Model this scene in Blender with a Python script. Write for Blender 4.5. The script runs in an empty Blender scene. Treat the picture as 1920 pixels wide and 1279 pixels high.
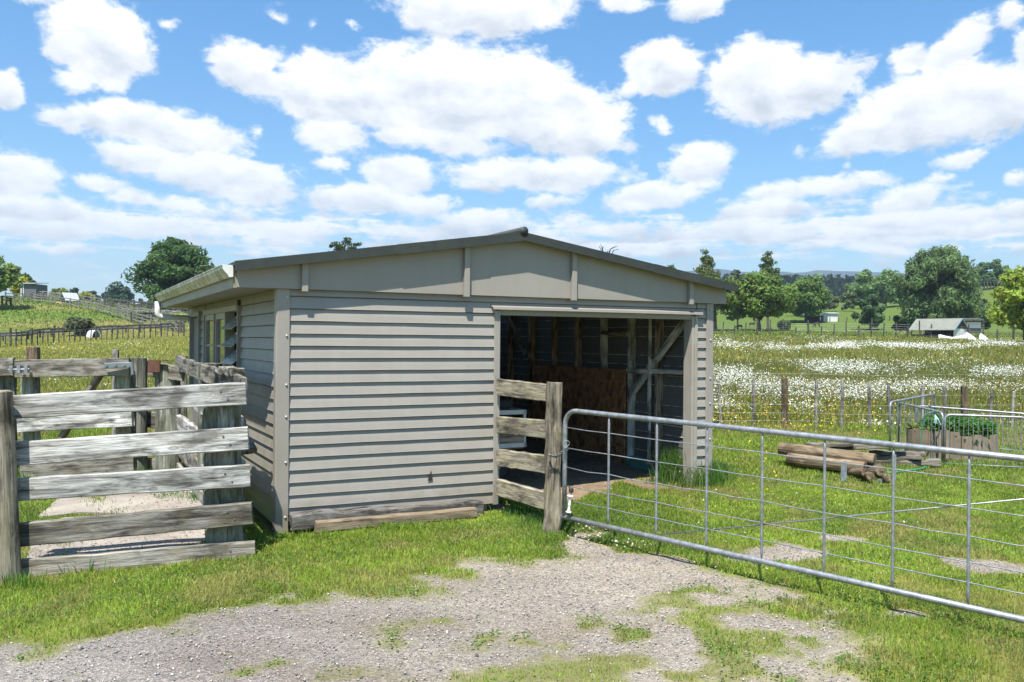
import bpy, bmesh, math, random
import numpy as np
from mathutils import Vector, Matrix

R = math.radians
scene = bpy.context.scene
COL = scene.collection
rng = np.random.default_rng(7)
random.seed(7)

# ------------------------------------------------------------------ camera
EYE, F, ROLL = 1.70, 1650.0, 0.0085
cam = bpy.data.cameras.new('camera')
cam.sensor_width = 36.0
cam.lens = 36.0 * F / 1920.0
cam.clip_start = 0.05
cam.clip_end = 20000
camo = bpy.data.objects.new('camera', cam)
COL.objects.link(camo)
camo.location = (0, 0, EYE)
camo.rotation_mode = 'QUATERNION'
camo.rotation_quaternion = (Matrix.Rotation(R(90), 3, 'X') @ Matrix.Rotation(math.atan(ROLL), 3, 'Z')).to_quaternion()
scene.camera = camo

def uv(px, py):
    a, b = px - 960.0, py - 640.0
    return (a + ROLL * b) / F, -(b - ROLL * a) / F      # x/depth, z/depth (relative to eye)

def at(px, py, Y):
    u, v = uv(px, py)
    return Vector((u * Y, Y, EYE + v * Y))

# ------------------------------------------------------------------ sun, sky, exposure
SUN_EL = R(63)
sdir = Vector((-0.24, -0.97, 0)).normalized()
S = Vector((sdir.x * math.cos(SUN_EL), sdir.y * math.cos(SUN_EL), math.sin(SUN_EL)))
sun = bpy.data.lights.new('sun', 'SUN')
sun.energy = 5.0
sun.angle = R(0.53)
sun.color = (1.0, 0.955, 0.88)
suno = bpy.data.objects.new('sun', sun)
COL.objects.link(suno)
suno.rotation_mode = 'QUATERNION'
suno.rotation_quaternion = (-S).to_track_quat('-Z', 'Y')
scene.view_settings.view_transform = 'Standard'
scene.view_settings.look = 'None'
scene.view_settings.gamma = 1
scene.view_settings.exposure = 0.93

CLOUDS = [  # photo x, y, half width, half height, tilt in degrees, strength
    (185, 80, 100, 82, 12, 1), (150, 150, 72, 34, 0, .8), (215, 150, 50, 40, 0, .7), (60, 0, 60, 10, 0, .8),
    (285, 238, 165, 45, 8, 1), (150, 220, 75, 28, -5, .9), (360, 262, 90, 26, 12, 1),
    (470, 140, 85, 42, 25, 1), (640, 172, 150, 60, 5, 1), (850, 178, 230, 82, 4, 1), (1010, 205, 170, 80, 16, 1),
    (640, 256, 72, 36, 0, 1), (1080, 258, 105, 42, 4, 1), (820, 262, 170, 28, 4, .9),
    (900, 12, 170, 50, 0, 1), (1165, 2, 60, 24, 0, .9), (1310, 8, 58, 28, -10, .9),
    (1245, 130, 72, 52, 0, 1), (1185, 168, 42, 18, -8, .9),
    (1420, 158, 118, 72, 0, 1), (1530, 150, 100, 48, -4, 1), (1610, 125, 60, 24, -10, .8),
    (1610, 248, 115, 38, -12, 1), (1740, 205, 150, 68, -10, 1), (1870, 190, 130, 62, -12, 1), (1790, 92, 115, 36, -32, .85),
    (1905, 22, 36, 34, 0, .8), (1930, 90, 50, 60, 0, .7), (1700, 120, 70, 40, -25, .7),
    (40, 325, 80, 42, 6, 1), (5, 172, 40, 36, 10, 1),
    (270, 300, 92, 36, 4, 1), (420, 330, 152, 44, 6, 1), (190, 350, 60, 22, 0, .8), (620, 308, 40, 20, 0, .7),
    (752, 325, 64, 36, 6, 1), (1010, 328, 182, 34, 0, 1), (900, 345, 90, 18, 0, .9),
    (1303, 308, 66, 34, -8, 1), (1235, 238, 30, 26, 0, .7), (1800, 297, 46, 22, -4, .9), (1738, 270, 40, 14, 0, .7),
    (1210, 374, 100, 26, -8, 1), (1300, 355, 80, 22, -12, .8),
    (1540, 352, 150, 22, -6, .95), (1720, 368, 95, 26, -6, 1), (1765, 340, 36, 20, 0, .9), (1440, 392, 130, 24, -4, .9),
    (1905, 392, 60, 18, 0, .9), (1910, 340, 40, 18, 0, .7), (1450, 362, 60, 20, 0, .8),
    (90, 388, 100, 26, 0, 1), (330, 385, 180, 22, 2, .9), (660, 372, 90, 30, 0, .9), (800, 388, 110, 22, 0, .8),
    (60, 425, 150, 22, 0, .9), (330, 430, 210, 24, 2, .85), (620, 430, 120, 18, -4, .85), (900, 408, 130, 22, 0, .85), (1040, 375, 60, 18, 0, .8),
    (1150, 430, 120, 22, -3, .85), (1420, 430, 160, 20, -2, .85), (1700, 412, 190, 18, -1, .9), (1850, 428, 150, 14, 0, .85), (1560, 440, 120, 12, 0, .8),
    (1525, 464, 34, 9, -4, .9), (90, 466, 90, 12, 0, .8), (460, 452, 50, 13, 0, .8), (480, 478, 36, 7, 0, .7), (1180, 470, 60, 10, 0, .7), (1330, 462, 70, 8, 0, .6),
    (180, 522, 36, 7, 0, .8), (120, 530, 50, 6, 0, .7), (180, 503, 26, 4, 0, .7), (1700, 470, 60, 6, 0, .5), (1860, 470, 50, 5, 0, .5), (1550, 484, 70, 7, 0, .5), (1800, 450, 120, 8, 0, .6),
    (315, 52, 34, 17, 10, .55), (590, 46, 32, 18, 5, .6), (515, 30, 46, 18, 10, .5), (655, 50, 36, 18, 0, .45), (487, 247, 18, 18, 0, .55), (290, 92, 22, 14, 0, .6), (1590, 310, 22, 16, 0, .45),
]

def build_world():
    w = bpy.data.worlds.new('World')
    scene.world = w
    w.use_nodes = True
    try:
        w.cycles.sampling_method = 'MANUAL'
        w.cycles.sample_map_resolution = 512
    except Exception:
        pass
    nt = w.node_tree
    N, L = nt.nodes, nt.links
    N.clear()
    def nd(t, **k):
        n = N.new(t)
        for a, b in k.items():
            setattr(n, a, b)
        return n
    def math_(op, a, b=None, c=None, clamp=False):
        n = nd('ShaderNodeMath', operation=op, use_clamp=clamp)
        for i, v in enumerate((a, b, c)):
            if v is None: continue
            if isinstance(v, (int, float)): n.inputs[i].default_value = v
            else: L.new(v, n.inputs[i])
        return n.outputs[0]
    out = nd('ShaderNodeOutputWorld')
    bg = nd('ShaderNodeBackground')
    bg.inputs['Strength'].default_value = 0.085
    sky = nd('ShaderNodeTexSky', sky_type='NISHITA')
    sky.sun_disc = False
    sky.sun_elevation = SUN_EL
    sky.sun_rotation = math.atan2(sdir.x, sdir.y)
    sky.altitude = 50
    sky.air_density = 1.0
    sky.dust_density = 0.6
    sky.ozone_density = 2.2
    hsv = nd('ShaderNodeHueSaturation')
    hsv.inputs['Saturation'].default_value = 1.12
    hsv.inputs['Value'].default_value = 1.0
    L.new(sky.outputs[0], hsv.inputs['Color'])
    tc = nd('ShaderNodeTexCoord')
    sep = nd('ShaderNodeSeparateXYZ')
    L.new(tc.outputs['Generated'], sep.inputs[0])
    X, Y, Z = sep.outputs
    az = math_('ARCTAN2', X, Y)
    el = math_('ARCSINE', Z)
    comb = nd('ShaderNodeCombineXYZ')
    L.new(az, comb.inputs[0]); L.new(el, comb.inputs[1])
    # finer wobble close to the horizon, where clouds are farther away
    def noise(scale, detail, rough, off=0.0, sx=1.0, sy=1.0, dist=0.0):
        m = nd('ShaderNodeMapping')
        m.inputs['Location'].default_value = (off, off * .7, off * 1.3)
        m.inputs['Scale'].default_value = (sx, sy, 1)
        L.new(comb.outputs[0], m.inputs[0])
        n = nd('ShaderNodeTexNoise')
        n.inputs['Scale'].default_value = scale
        n.inputs['Detail'].default_value = detail
        n.inputs['Roughness'].default_value = rough
        n.inputs['Distortion'].default_value = dist
        L.new(m.outputs[0], n.inputs['Vector'])
        return n
    wn = noise(16, 6, .6, 3.1, 1, 1.5)
    wv = nd('ShaderNodeVectorMath', operation='SUBTRACT')
    L.new(wn.outputs['Color'], wv.inputs[0]); wv.inputs[1].default_value = (.5, .5, .5)
    ws = nd('ShaderNodeVectorMath', operation='MULTIPLY')
    L.new(wv.outputs[0], ws.inputs[0]); ws.inputs[1].default_value = (.040, .024, 0)
    wa = nd('ShaderNodeVectorMath', operation='ADD')
    L.new(comb.outputs[0], wa.inputs[0]); L.new(ws.outputs[0], wa.inputs[1])
    Fv, Yv = None, None
    coord = wa.outputs[0]
    for i_, (px, py, hw, hh, tilt, st) in enumerate(CLOUDS):
        if i_ and i_ % 14 == 0:     # keeps the shader's stack small: the next clouds are evaluated after these
            sc_ = nd('ShaderNodeVectorMath', operation='MULTIPLY_ADD')
            L.new(Fv, sc_.inputs[0]); sc_.inputs[1].default_value = (1e-7, 1e-7, 0); L.new(wa.outputs[0], sc_.inputs[2])
            coord = sc_.outputs[0]
        u, v = uv(px, py)
        a0 = math.atan2(u, 1); e0 = math.atan2(v, math.hypot(u, 1))
        k = math.cos(a0)
        m = nd('ShaderNodeMapping', vector_type='TEXTURE')
        m.inputs['Location'].default_value = (a0, e0, 0)
        m.inputs['Rotation'].default_value = (0, 0, R(-tilt))
        m.inputs['Scale'].default_value = (hw / F * k * k * 1.12, hh / F * k * 1.16, 1)
        L.new(coord, m.inputs[0])
        ln = nd('ShaderNodeVectorMath', operation='LENGTH')
        L.new(m.outputs[0], ln.inputs[0])
        sz = min(1.25, (hh / 42.0) ** .75)      # small clouds stay thin and ragged
        f = math_('MULTIPLY_ADD', ln.outputs['Value'], -sz, st * sz)
        sy = nd('ShaderNodeSeparateXYZ'); L.new(m.outputs[0], sy.inputs[0])
        if Fv is None:
            Fv, Yv = f, sy.outputs[1]
        else:
            dlt = math_('SUBTRACT', f, Fv)
            s = math_('MULTIPLY_ADD', dlt, 2.5, .5, clamp=True)
            inv = math_('SUBTRACT', sy.outputs[1], Yv)
            Yv = math_('MULTIPLY_ADD', inv, s, Yv)
            Fv = nd_max = math_('SMOOTH_MAX', Fv, f, .12)
    # thin broken layer lying low over the horizon and clouds behind the viewer
    band = noise(11, 8, .62, 11.0, 1.0, 8.5)
    lo = math_('SUBTRACT', 1.0, math_('DIVIDE', math_('ABSOLUTE', math_('SUBTRACT', el, .118)), .075), clamp=True)
    bandf = math_('SUBTRACT', math_('MULTIPLY', band.outputs['Fac'], math_('MULTIPLY', lo, 1.70)), .52)
    Fv = math_('SMOOTH_MAX', Fv, bandf, .1)
    behind = noise(3.2, 7, .6, 21.0, 1.0, 2.2)
    side = math_('MULTIPLY_ADD', math_('ABSOLUTE', az), 4.0, -2.9, clamp=True)
    bf = math_('SUBTRACT', math_('MULTIPLY', behind.outputs['Fac'], math_('MULTIPLY', side, 1.05)), .66)
    Fv = math_('MAXIMUM', Fv, bf)
    fb = noise(30, 8, .66, 7.7, 1, 1.7, .3)
    big = noise(15, 5, .55, 17.7, 1, 1.5, .2)
    fbs = math_('SUBTRACT', fb.outputs['Fac'], .5)
    bgs = math_('SUBTRACT', big.outputs['Fac'], .5)
    dens = math_('ADD', math_('ADD', Fv, math_('MULTIPLY', fbs, 1.15)), math_('MULTIPLY', bgs, .95))
    mr = nd('ShaderNodeMapRange', interpolation_type='SMOOTHSTEP')
    L.new(dens, mr.inputs['Value'])
    mr.inputs['From Min'].default_value = -.07
    mr.inputs['From Max'].default_value = .31
    # relief: the same noise sampled a little higher tells lit tops from grey bases
    fb2 = noise(20, 6, .55, 7.7, 1, 1.6, .3)
    fb2u = noise(20, 6, .55, 7.7, 1, 1.6, .3)
    fb2u.inputs['Vector'].links[0].from_node.inputs['Location'].default_value = (7.7 + .012, 7.7 * .7 + .030, 7.7 * 1.3)
    relief = math_('SUBTRACT', fb2.outputs['Fac'], fb2u.outputs['Fac'])
    lit = math_('MULTIPLY_ADD', Yv, .55, .74)
    lit = math_('MULTIPLY_ADD', relief, 1.7, lit)
    lit = math_('MULTIPLY_ADD', math_('SUBTRACT', .45, dens), .30, lit)
    lit = math_('ADD', lit, math_('MULTIPLY', bgs, .35), None, True)
    cr = nd('ShaderNodeValToRGB')
    L.new(lit, cr.inputs[0])
    e = cr.color_ramp.elements
    e[0].position = .0; e[0].color = (4.3, 4.6, 5.1, 1)
    e[1].position = 1.0; e[1].color = (7.6, 7.6, 7.5, 1)
    e2 = cr.color_ramp.elements.new(.5); e2.color = (6.1, 6.25, 6.5, 1)
    # far clouds sink into the pale air
    fade = math_('MULTIPLY_ADD', el, 6.0, .48, clamp=True)
    fac = math_('MULTIPLY', mr.outputs[0], fade)
    mix = nd('ShaderNodeMix', data_type='RGBA')
    L.new(fac, mix.inputs['Factor'])
    tint = nd('ShaderNodeMix', data_type='RGBA', blend_type='MULTIPLY')
    tint.inputs['Factor'].default_value = 1
    tr = nd('ShaderNodeValToRGB')
    L.new(math_('MULTIPLY', el, 2.6, None, True), tr.inputs[0])
    te = tr.color_ramp.elements
    te[0].position = 0; te[0].color = (1.0, 1.02, 1.02, 1)
    te[1].position = 1; te[1].color = (.52, 1.04, 1.26, 1)
    tm = tr.color_ramp.elements.new(.42); tm.color = (.70, 1.0, 1.12, 1)
    L.new(tr.outputs[0], tint.inputs['B'])
    L.new(hsv.outputs[0], tint.inputs['A'])
    L.new(tint.outputs['Result'], mix.inputs['A']); L.new(cr.outputs[0], mix.inputs['B'])
    L.new(mix.outputs['Result'], bg.inputs['Color'])
    L.new(bg.outputs[0], out.inputs[0])
build_world()

# ------------------------------------------------------------------ numpy noise
def vnoise(x, y, seed=0):
    x = np.asarray(x, float); y = np.asarray(y, float)
    xi = np.floor(x).astype(np.int64); yi = np.floor(y).astype(np.int64)
    fx = x - xi; fy = y - yi
    fx = fx * fx * (3 - 2 * fx); fy = fy * fy * (3 - 2 * fy)
    def h(a, b):
        n = (a * 374761393 + b * 668265263 + seed * 974711) & 0xffffffff
        n = ((n ^ (n >> 13)) * 1274126177) & 0xffffffff
        return ((n ^ (n >> 16)) & 0xffff) / 65535.0
    return (h(xi, yi) * (1 - fx) + h(xi + 1, yi) * fx) * (1 - fy) + (h(xi, yi + 1) * (1 - fx) + h(xi + 1, yi + 1) * fx) * fy

def fbm(x, y, oct=4, seed=0):
    x = np.asarray(x, float); y = np.asarray(y, float)
    s, a, t = 0, .5, 0
    for i in range(oct):
        s = s + a * vnoise(x * 2 ** i + 17.3 * i, y * 2 ** i - 9.1 * i, seed + i)
        t += a; a *= .5
    return s / t

def sstep(a, b, x):
    t = np.clip((np.asarray(x, float) - a) / (b - a), 0, 1)
    return t * t * (3 - 2 * t)

# ------------------------------------------------------------------ terrain
def ground_z(x, y):
    x = np.asarray(x, float); y = np.asarray(y, float)
    z = .04 * np.clip(np.minimum(y, 15) - 7.7, 0, None) + .0305 * np.clip(np.minimum(y, 112) - 15, 0, None)
    near = 1 - sstep(12, 25, y)
    z = z - .05 * np.clip(-2.0 - x, 0, 6) * near * (1 - sstep(9, 16, y) * .7)
    z = z - .018 * np.clip(-x - 8, 0, 40) * sstep(14, 50, y)
    # hill on the left
    hill = sstep(60, 104, y) * np.clip((-x - 18) / 32, 0, 1.25) * 2.75
    hill = hill + sstep(60, 78, y) * np.clip((-x - 20) / 14, 0, 1) * .6
    z = z + hill
    # slopes rising beyond the trees on the right
    z = z + sstep(125, 240, y) * 7.5 * sstep(10, 60, x) + sstep(140, 260, y) * 8 * sstep(85, 140, x)
    z = z + sstep(240, 900, y) * 4
    z = z + (fbm(x * .12, y * .12, 3, 5) - .5) * .5 * sstep(20, 60, y)
    z = z + (fbm(x * .9, y * .9, 3, 9) - .5) * .07 * (1 - sstep(20, 60, y))
    return z

def hit(px, py, y0=3.0, y1=400.0):
    """first point of the terrain along the ray through a photo position (arrays allowed)"""
    px = np.atleast_1d(np.asarray(px, float)); py = np.atleast_1d(np.asarray(py, float))
    n = len(px)
    if n > 1500:
        r = [hit(px[i:i + 1500], py[i:i + 1500], y0, y1) for i in range(0, n, 1500)]
        return np.concatenate([q[0] for q in r]), np.concatenate([q[1] for q in r])
    u, v = uv(px, py)
    ys = np.geomspace(y0, y1, 260)[None, :]
    D = EYE + v[:, None] * ys - ground_z(u[:, None] * ys, np.broadcast_to(ys, (n, 260)))
    c = (D[:, 1:] <= 0) & (D[:, :-1] > 0)
    k = np.argmax(c, 1); ok = c.any(1); i = np.arange(n)
    d0, d1 = D[i, k], D[i, k + 1]
    with np.errstate(all='ignore'):
        Yh = ys[0][k] + (ys[0][k + 1] - ys[0][k]) * d0 / (d0 - d1)
    Yh = np.where(ok, Yh, np.nan)
    return u * Yh, Yh

def gp(px, py):
    x, y = hit(px, py)
    x, y = float(x[0]), float(y[0])
    return Vector((x, y, float(ground_z(x, y))))

def W0(px, py):
    u, v = uv(px, py)
    Y = -EYE / v
    return (u * Y, Y)

# ------------------------------------------------------------------ materials
def nodes(name):
    m = bpy.data.materials.new(name)
    m.use_nodes = True
    nt = m.node_tree
    return m, nt, nt.nodes, nt.links, nt.nodes['Principled BSDF']

def ramp(N, stops):
    r = N.new('ShaderNodeValToRGB')
    el = r.color_ramp.elements
    while len(el) < len(stops): el.new(.5)
    for e, (p, c) in zip(el, stops):
        e.position = p; e.color = (*c, 1)
    return r

def noise_node(N, L, vec, scale, detail=6, rough=.6, dist=0, vscale=None, off=None):
    if vscale is not None or off is not None:
        mp = N.new('ShaderNodeMapping')
        if vscale is not None: mp.inputs['Scale'].default_value = vscale
        L.new(vec, mp.inputs[0])
        if off is not None: L.new(off, mp.inputs['Location'])
        vec = mp.outputs[0]
    n = N.new('ShaderNodeTexNoise')
    n.inputs['Scale'].default_value = scale; n.inputs['Detail'].default_value = detail
    n.inputs['Roughness'].default_value = rough; n.inputs['Distortion'].default_value = dist
    L.new(vec, n.inputs['Vector'])
    return n

def mixc(N, L, fac, a, b, mode='MIX'):
    m = N.new('ShaderNodeMix'); m.data_type = 'RGBA'; m.blend_type = mode
    for s, v in (('Factor', fac), ('A', a), ('B', b)):
        if isinstance(v, (int, float)): m.inputs[s].default_value = v
        elif isinstance(v, tuple): m.inputs[s].default_value = (*v, 1)
        else: L.new(v, m.inputs[s])
    return m.outputs['Result']

def wood(name, light, dark, stain=None, stain_amt=.4, crack=.5, scale=1.0, rough=.88):
    """old timber, grain along the object's own X"""
    m, nt, N, L, B = nodes(name)
    tc = N.new('ShaderNodeTexCoord'); oi = N.new('ShaderNodeObjectInfo')
    cx = N.new('ShaderNodeCombineXYZ')
    mu = N.new('ShaderNodeMath'); mu.operation = 'MULTIPLY'; mu.inputs[1].default_value = 37
    L.new(oi.outputs['Random'], mu.inputs[0])
    L.new(mu.outputs[0], cx.inputs[0]); L.new(mu.outputs[0], cx.inputs[2])
    off = cx.outputs[0]; v = tc.outputs['Object']
    g = noise_node(N, L, v, 1, 8, .65, .8, (2.2 * scale, 26 * scale, 26 * scale), off)
    fine = noise_node(N, L, v, 1, 6, .7, .2, (5 * scale, 150 * scale, 150 * scale), off)
    big = noise_node(N, L, v, 1, 4, .6, .4, (2.6, 7, 7), off)
    mid = noise_node(N, L, v, 1, 7, .68, 1.2, (3.2 * scale, 62 * scale, 62 * scale), off)
    rm = ramp(N, [(.30, (.16, .15, .14)), (.43, (.62, .6, .58)), (.56, (1, 1, 1)), (.74, (1.12, 1.12, 1.12))]); L.new(mid.outputs['Fac'], rm.inputs[0])
    r1 = ramp(N, [(.36, dark), (.46, tuple(a * .5 + b * .5 for a, b in zip(light, dark))), (.56, light)])
    L.new(g.outputs['Fac'], r1.inputs[0])
    r2 = ramp(N, [(.30, (.38, .36, .34)), (.52, (1, 1, 1))])
    L.new(fine.outputs['Fac'], r2.inputs[0])
    c = mixc(N, L, crack, r1.outputs[0], r2.outputs[0], 'MULTIPLY')
    c = mixc(N, L, min(1, crack * 1.5), c, rm.outputs[0], 'MULTIPLY')
    r3 = ramp(N, [(.38, (.20, .19, .18)), (.50, (.85, .85, .84)), (.6, (1.05, 1.05, 1.05))])
    L.new(big.outputs['Fac'], r3.inputs[0])
    c = mixc(N, L, .8, c, r3.outputs[0], 'MULTIPLY')
    # knots
    vo = N.new('ShaderNodeTexVoronoi'); vo.inputs['Scale'].default_value = 1
    mp = N.new('ShaderNodeMapping'); mp.inputs['Scale'].default_value = (2.6, 3, 6.5)
    L.new(v, mp.inputs[0]); L.new(off, mp.inputs['Location']); L.new(mp.outputs[0], vo.inputs['Vector'])
    rk = ramp(N, [(.04, (.2, .18, .16)), (.09, (.75, .72, .68)), (.12, (.4, .38, .36)), (.16, (1, 1, 1))])
    L.new(vo.outputs['Distance'], rk.inputs[0])
    c = mixc(N, L, .8, c, rk.outputs[0], 'MULTIPLY')
    if stain:
        sn = noise_node(N, L, v, 1, 5, .65, 0, (4, 9, 9), off)
        rs = ramp(N, [(.48, (0, 0, 0)), (.66, (1, 1, 1))])
        L.new(sn.outputs['Fac'], rs.inputs[0])
        ms = N.new('ShaderNodeMath'); ms.operation = 'MULTIPLY'; ms.inputs[1].default_value = stain_amt
        L.new(rs.outputs[0], ms.inputs[0])
        c = mixc(N, L, ms.outputs[0], c, stain)
    hv = N.new('ShaderNodeHueSaturation')
    mr = N.new('ShaderNodeMapRange'); mr.inputs['To Min'].default_value = .8; mr.inputs['To Max'].default_value = 1.2
    L.new(oi.outputs['Random'], mr.inputs[0]); L.new(mr.outputs[0], hv.inputs['Value']); L.new(c, hv.inputs['Color'])
    L.new(hv.outputs[0], B.inputs['Base Color'])
    B.inputs['Roughness'].default_value = rough
    B.inputs['Specular IOR Level'].default_value = .2
    ad = N.new('ShaderNodeMath'); ad.operation = 'ADD'
    L.new(mid.outputs['Fac'], ad.inputs[0]); L.new(fine.outputs['Fac'], ad.inputs[1])
    bp = N.new('ShaderNodeBump'); bp.inputs['Strength'].default_value = .7; bp.inputs['Distance'].default_value = .006
    L.new(ad.outputs[0], bp.inputs['Height']); L.new(bp.outputs[0], B.inputs['Normal'])
    return m

def paint(name, col, rough=.5, grime=(.5, .48, .42), amt=.25, streak=True, moss=None, moss_amt=.0, bump=.15, metallic=0, sc=1.0):
    m, nt, N, L, B = nodes(name)
    tc = N.new('ShaderNodeTexCoord'); v = tc.outputs['Object']
    n1 = noise_node(N, L, v, 2.2 * sc, 6, .62)
    r1 = ramp(N, [(.32, grime), (.62, (1, 1, 1))]); L.new(n1.outputs['Fac'], r1.inputs[0])
    c = mixc(N, L, amt, col, r1.outputs[0], 'MULTIPLY')
    if streak:
        n2 = noise_node(N, L, v, 1, 5, .65, .2, (17, 17, .9))
        r2 = ramp(N, [(.30, (.62, .60, .55)), (.58, (1, 1, 1))]); L.new(n2.outputs['Fac'], r2.inputs[0])
        c = mixc(N, L, amt * .55, c, r2.outputs[0], 'MULTIPLY')
    n4 = noise_node(N, L, v, 60, 3, .7)
    r4 = ramp(N, [(.68, (1, 1, 1)), (.75, (.45, .42, .36))]); L.new(n4.outputs['Fac'], r4.inputs[0])
    c = mixc(N, L, .35, c, r4.outputs[0], 'MULTIPLY')
    if moss:
        n3 = noise_node(N, L, v, 1, 6, .7, .3, (9, 9, 7))
        r3 = ramp(N, [(.44, (0, 0, 0)), (.60, (1, 1, 1))]); L.new(n3.outputs['Fac'], r3.inputs[0])
        mm = N.new('ShaderNodeMath'); mm.operation = 'MULTIPLY'; mm.inputs[1].default_value = moss_amt
        L.new(r3.outputs[0], mm.inputs[0])
        c = mixc(N, L, mm.outputs[0], c, moss)
    L.new(c, B.inputs['Base Color'])
    B.inputs['Roughness'].default_value = rough
    B.inputs['Metallic'].default_value = metallic
    nb = noise_node(N, L, v, 5, 5, .6)
    bp = N.new('ShaderNodeBump'); bp.inputs['Strength'].default_value = bump; bp.inputs['Distance'].default_value = .01
    L.new(nb.outputs['Fac'], bp.inputs['Height']); L.new(bp.outputs[0], B.inputs['Normal'])
    return m

def flat(name, col, rough=.6, metallic=0, var=.25, scale=8):
    m, nt, N, L, B = nodes(name)
    tc = N.new('ShaderNodeTexCoord')
    n = noise_node(N, L, tc.outputs['Object'], scale, 5, .6)
    r = ramp(N, [(.3, tuple(c * (1 - var) for c in col)), (.7, tuple(min(1, c * (1 + var)) for c in col))])
    L.new(n.outputs['Fac'], r.inputs[0]); L.new(r.outputs[0], B.inputs['Base Color'])
    B.inputs['Roughness'].default_value = rough; B.inputs['Metallic'].default_value = metallic
    return m

def leafmat(name, trans=.35, rough=.55, spec=.25):
    m, nt, N, L, B = nodes(name)
    at_ = N.new('ShaderNodeAttribute'); at_.attribute_name = 'Col'
    L.new(at_.outputs['Color'], B.inputs['Base Color'])
    B.inputs['Roughness'].default_value = rough
    B.inputs['Specular IOR Level'].default_value = spec
    t = N.new('ShaderNodeBsdfTranslucent')
    g = N.new('ShaderNodeGamma'); g.inputs['Gamma'].default_value = .85
    L.new(at_.outputs['Color'], g.inputs[0]); L.new(g.outputs[0], t.inputs['Color'])
    mx = N.new('ShaderNodeMixShader'); mx.inputs[0].default_value = trans
    L.new(B.outputs[0], mx.inputs[1]); L.new(t.outputs[0], mx.inputs[2])
    L.new(mx.outputs[0], N['Material Output'].inputs['Surface'])
    return m

def vcol(name, rough=.8, spec=.2):
    m, nt, N, L, B = nodes(name)
    a = N.new('ShaderNodeAttribute'); a.attribute_name = 'Col'
    L.new(a.outputs['Color'], B.inputs['Base Color'])
    B.inputs['Roughness'].default_value = rough; B.inputs['Specular IOR Level'].default_value = spec
    return m

def galv(name, col=(.44, .465, .49)):
    m, nt, N, L, B = nodes(name)
    tc = N.new('ShaderNodeTexCoord')
    vo = N.new('ShaderNodeTexVoronoi'); vo.inputs['Scale'].default_value = 55
    L.new(tc.outputs['Object'], vo.inputs['Vector'])
    n = noise_node(N, L, tc.outputs['Object'], 18, 6, .7)
    r = ramp(N, [(.36, tuple(c * .5 for c in col)), (.7, col)]); L.new(n.outputs['Fac'], r.inputs[0])
    r2 = ramp(N, [(0, (.78, .78, .8)), (1, (1, 1, 1))]); L.new(vo.outputs['Color'], r2.inputs[0])
    L.new(mixc(N, L, .6, r.outputs[0], r2.outputs[0], 'MULTIPLY'), B.inputs['Base Color'])
    B.inputs['Metallic'].default_value = .6; B.inputs['Roughness'].default_value = .52
    return m

M = {}
M['rail_grey'] = wood('grey weathered rail', (.62, .61, .59), (.13, .125, .12), (.30, .27, .20), .25)
M['rail_dark'] = wood('dark weathered rail', (.36, .34, .30), (.08, .07, .06), (.22, .18, .10), .35)
M['rail_lichen'] = wood('lichen spotted rail', (.46, .42, .33), (.10, .085, .065), (.44, .38, .22), .5)
M['post_green'] = wood('green grey post', (.34, .35, .29), (.10, .105, .09), (.16, .17, .09), .5)
M['post_brown'] = wood('brown grey post', (.36, .32, .25), (.085, .07, .055), (.42, .36, .22), .4)
M['post_thin'] = wood('thin batten wood', (.36, .34, .30), (.12, .11, .10), None, 0, .4)
M['post_rust'] = wood('tanalised post', (.20, .155, .11), (.05, .04, .033), (.3, .2, .06), .4)
M['pine'] = wood('sawn pine beam', (.36, .285, .195), (.18, .135, .09), (.16, .12, .08), .3, .35)
M['log'] = wood('old round post wood', (.29, .215, .14), (.085, .065, .045), (.2, .19, .13), .4)
M['plank'] = wood('old grey plank', (.30, .27, .22), (.10, .085, .07), None, 0, .5)
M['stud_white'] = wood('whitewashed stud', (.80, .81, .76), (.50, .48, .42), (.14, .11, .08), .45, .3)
M['stud_brown'] = wood('brown stud', (.46, .36, .26), (.06, .042, .03), (.3, .28, .24), .3, .4)
M['ply'] = wood('old plywood', (.56, .27, .12), (.33, .155, .07), (.16, .08, .045), .4, .3, .5)
M['beam'] = wood('rotting base beam', (.20, .185, .165), (.05, .046, .042), (.30, .29, .27), .5)
M['farwood'] = wood('distant rail wood', (.33, .32, .29), (.14, .13, .12), None, 0, .4)
M['fardark'] = wood('distant dark rail wood', (.13, .125, .115), (.05, .048, .045), None, 0, .4)
SHED = (.300, .275, .240)
M['shed'] = paint('shed paint', SHED, .45, (.62, .60, .54), .22)
M['shed_moss'] = paint('mossy shed paint', SHED, .5, (.6, .58, .5), .35, True, (.19, .19, .05), .45)
M['shed_low'] = paint('shed eave paint', (.285, .265, .235), .5, (.6, .58, .5), .35, True, (.17, .17, .08), .35)
def low_moss(m, col=(.25, .26, .045), amt=.8, top=.60):
    # yellow-green growth on the lowest boards
    nt = m.node_tree; N, L = nt.nodes, nt.links; B = N['Principled BSDF']
    src = B.inputs['Base Color'].links[0].from_socket
    tc = N.new('ShaderNodeTexCoord'); sp = N.new('ShaderNodeSeparateXYZ'); L.new(tc.outputs['Object'], sp.inputs[0])
    n = noise_node(N, L, tc.outputs['Object'], 1, 5, .65, 0, (5, 5, 9))
    a = N.new('ShaderNodeMath'); a.operation = 'MULTIPLY_ADD'; a.inputs[1].default_value = .5
    L.new(n.outputs['Fac'], a.inputs[0]); L.new(sp.outputs[2], a.inputs[2])
    r = ramp(N, [(.40, (1, 1, 1)), (top, (0, 0, 0))]); L.new(a.outputs[0], r.inputs[0])
    mm = N.new('ShaderNodeMath'); mm.operation = 'MULTIPLY'; mm.inputs[1].default_value = amt; L.new(r.outputs[0], mm.inputs[0])
    L.new(mixc(N, L, mm.outputs[0], src, col), B.inputs['Base Color'])
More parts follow.
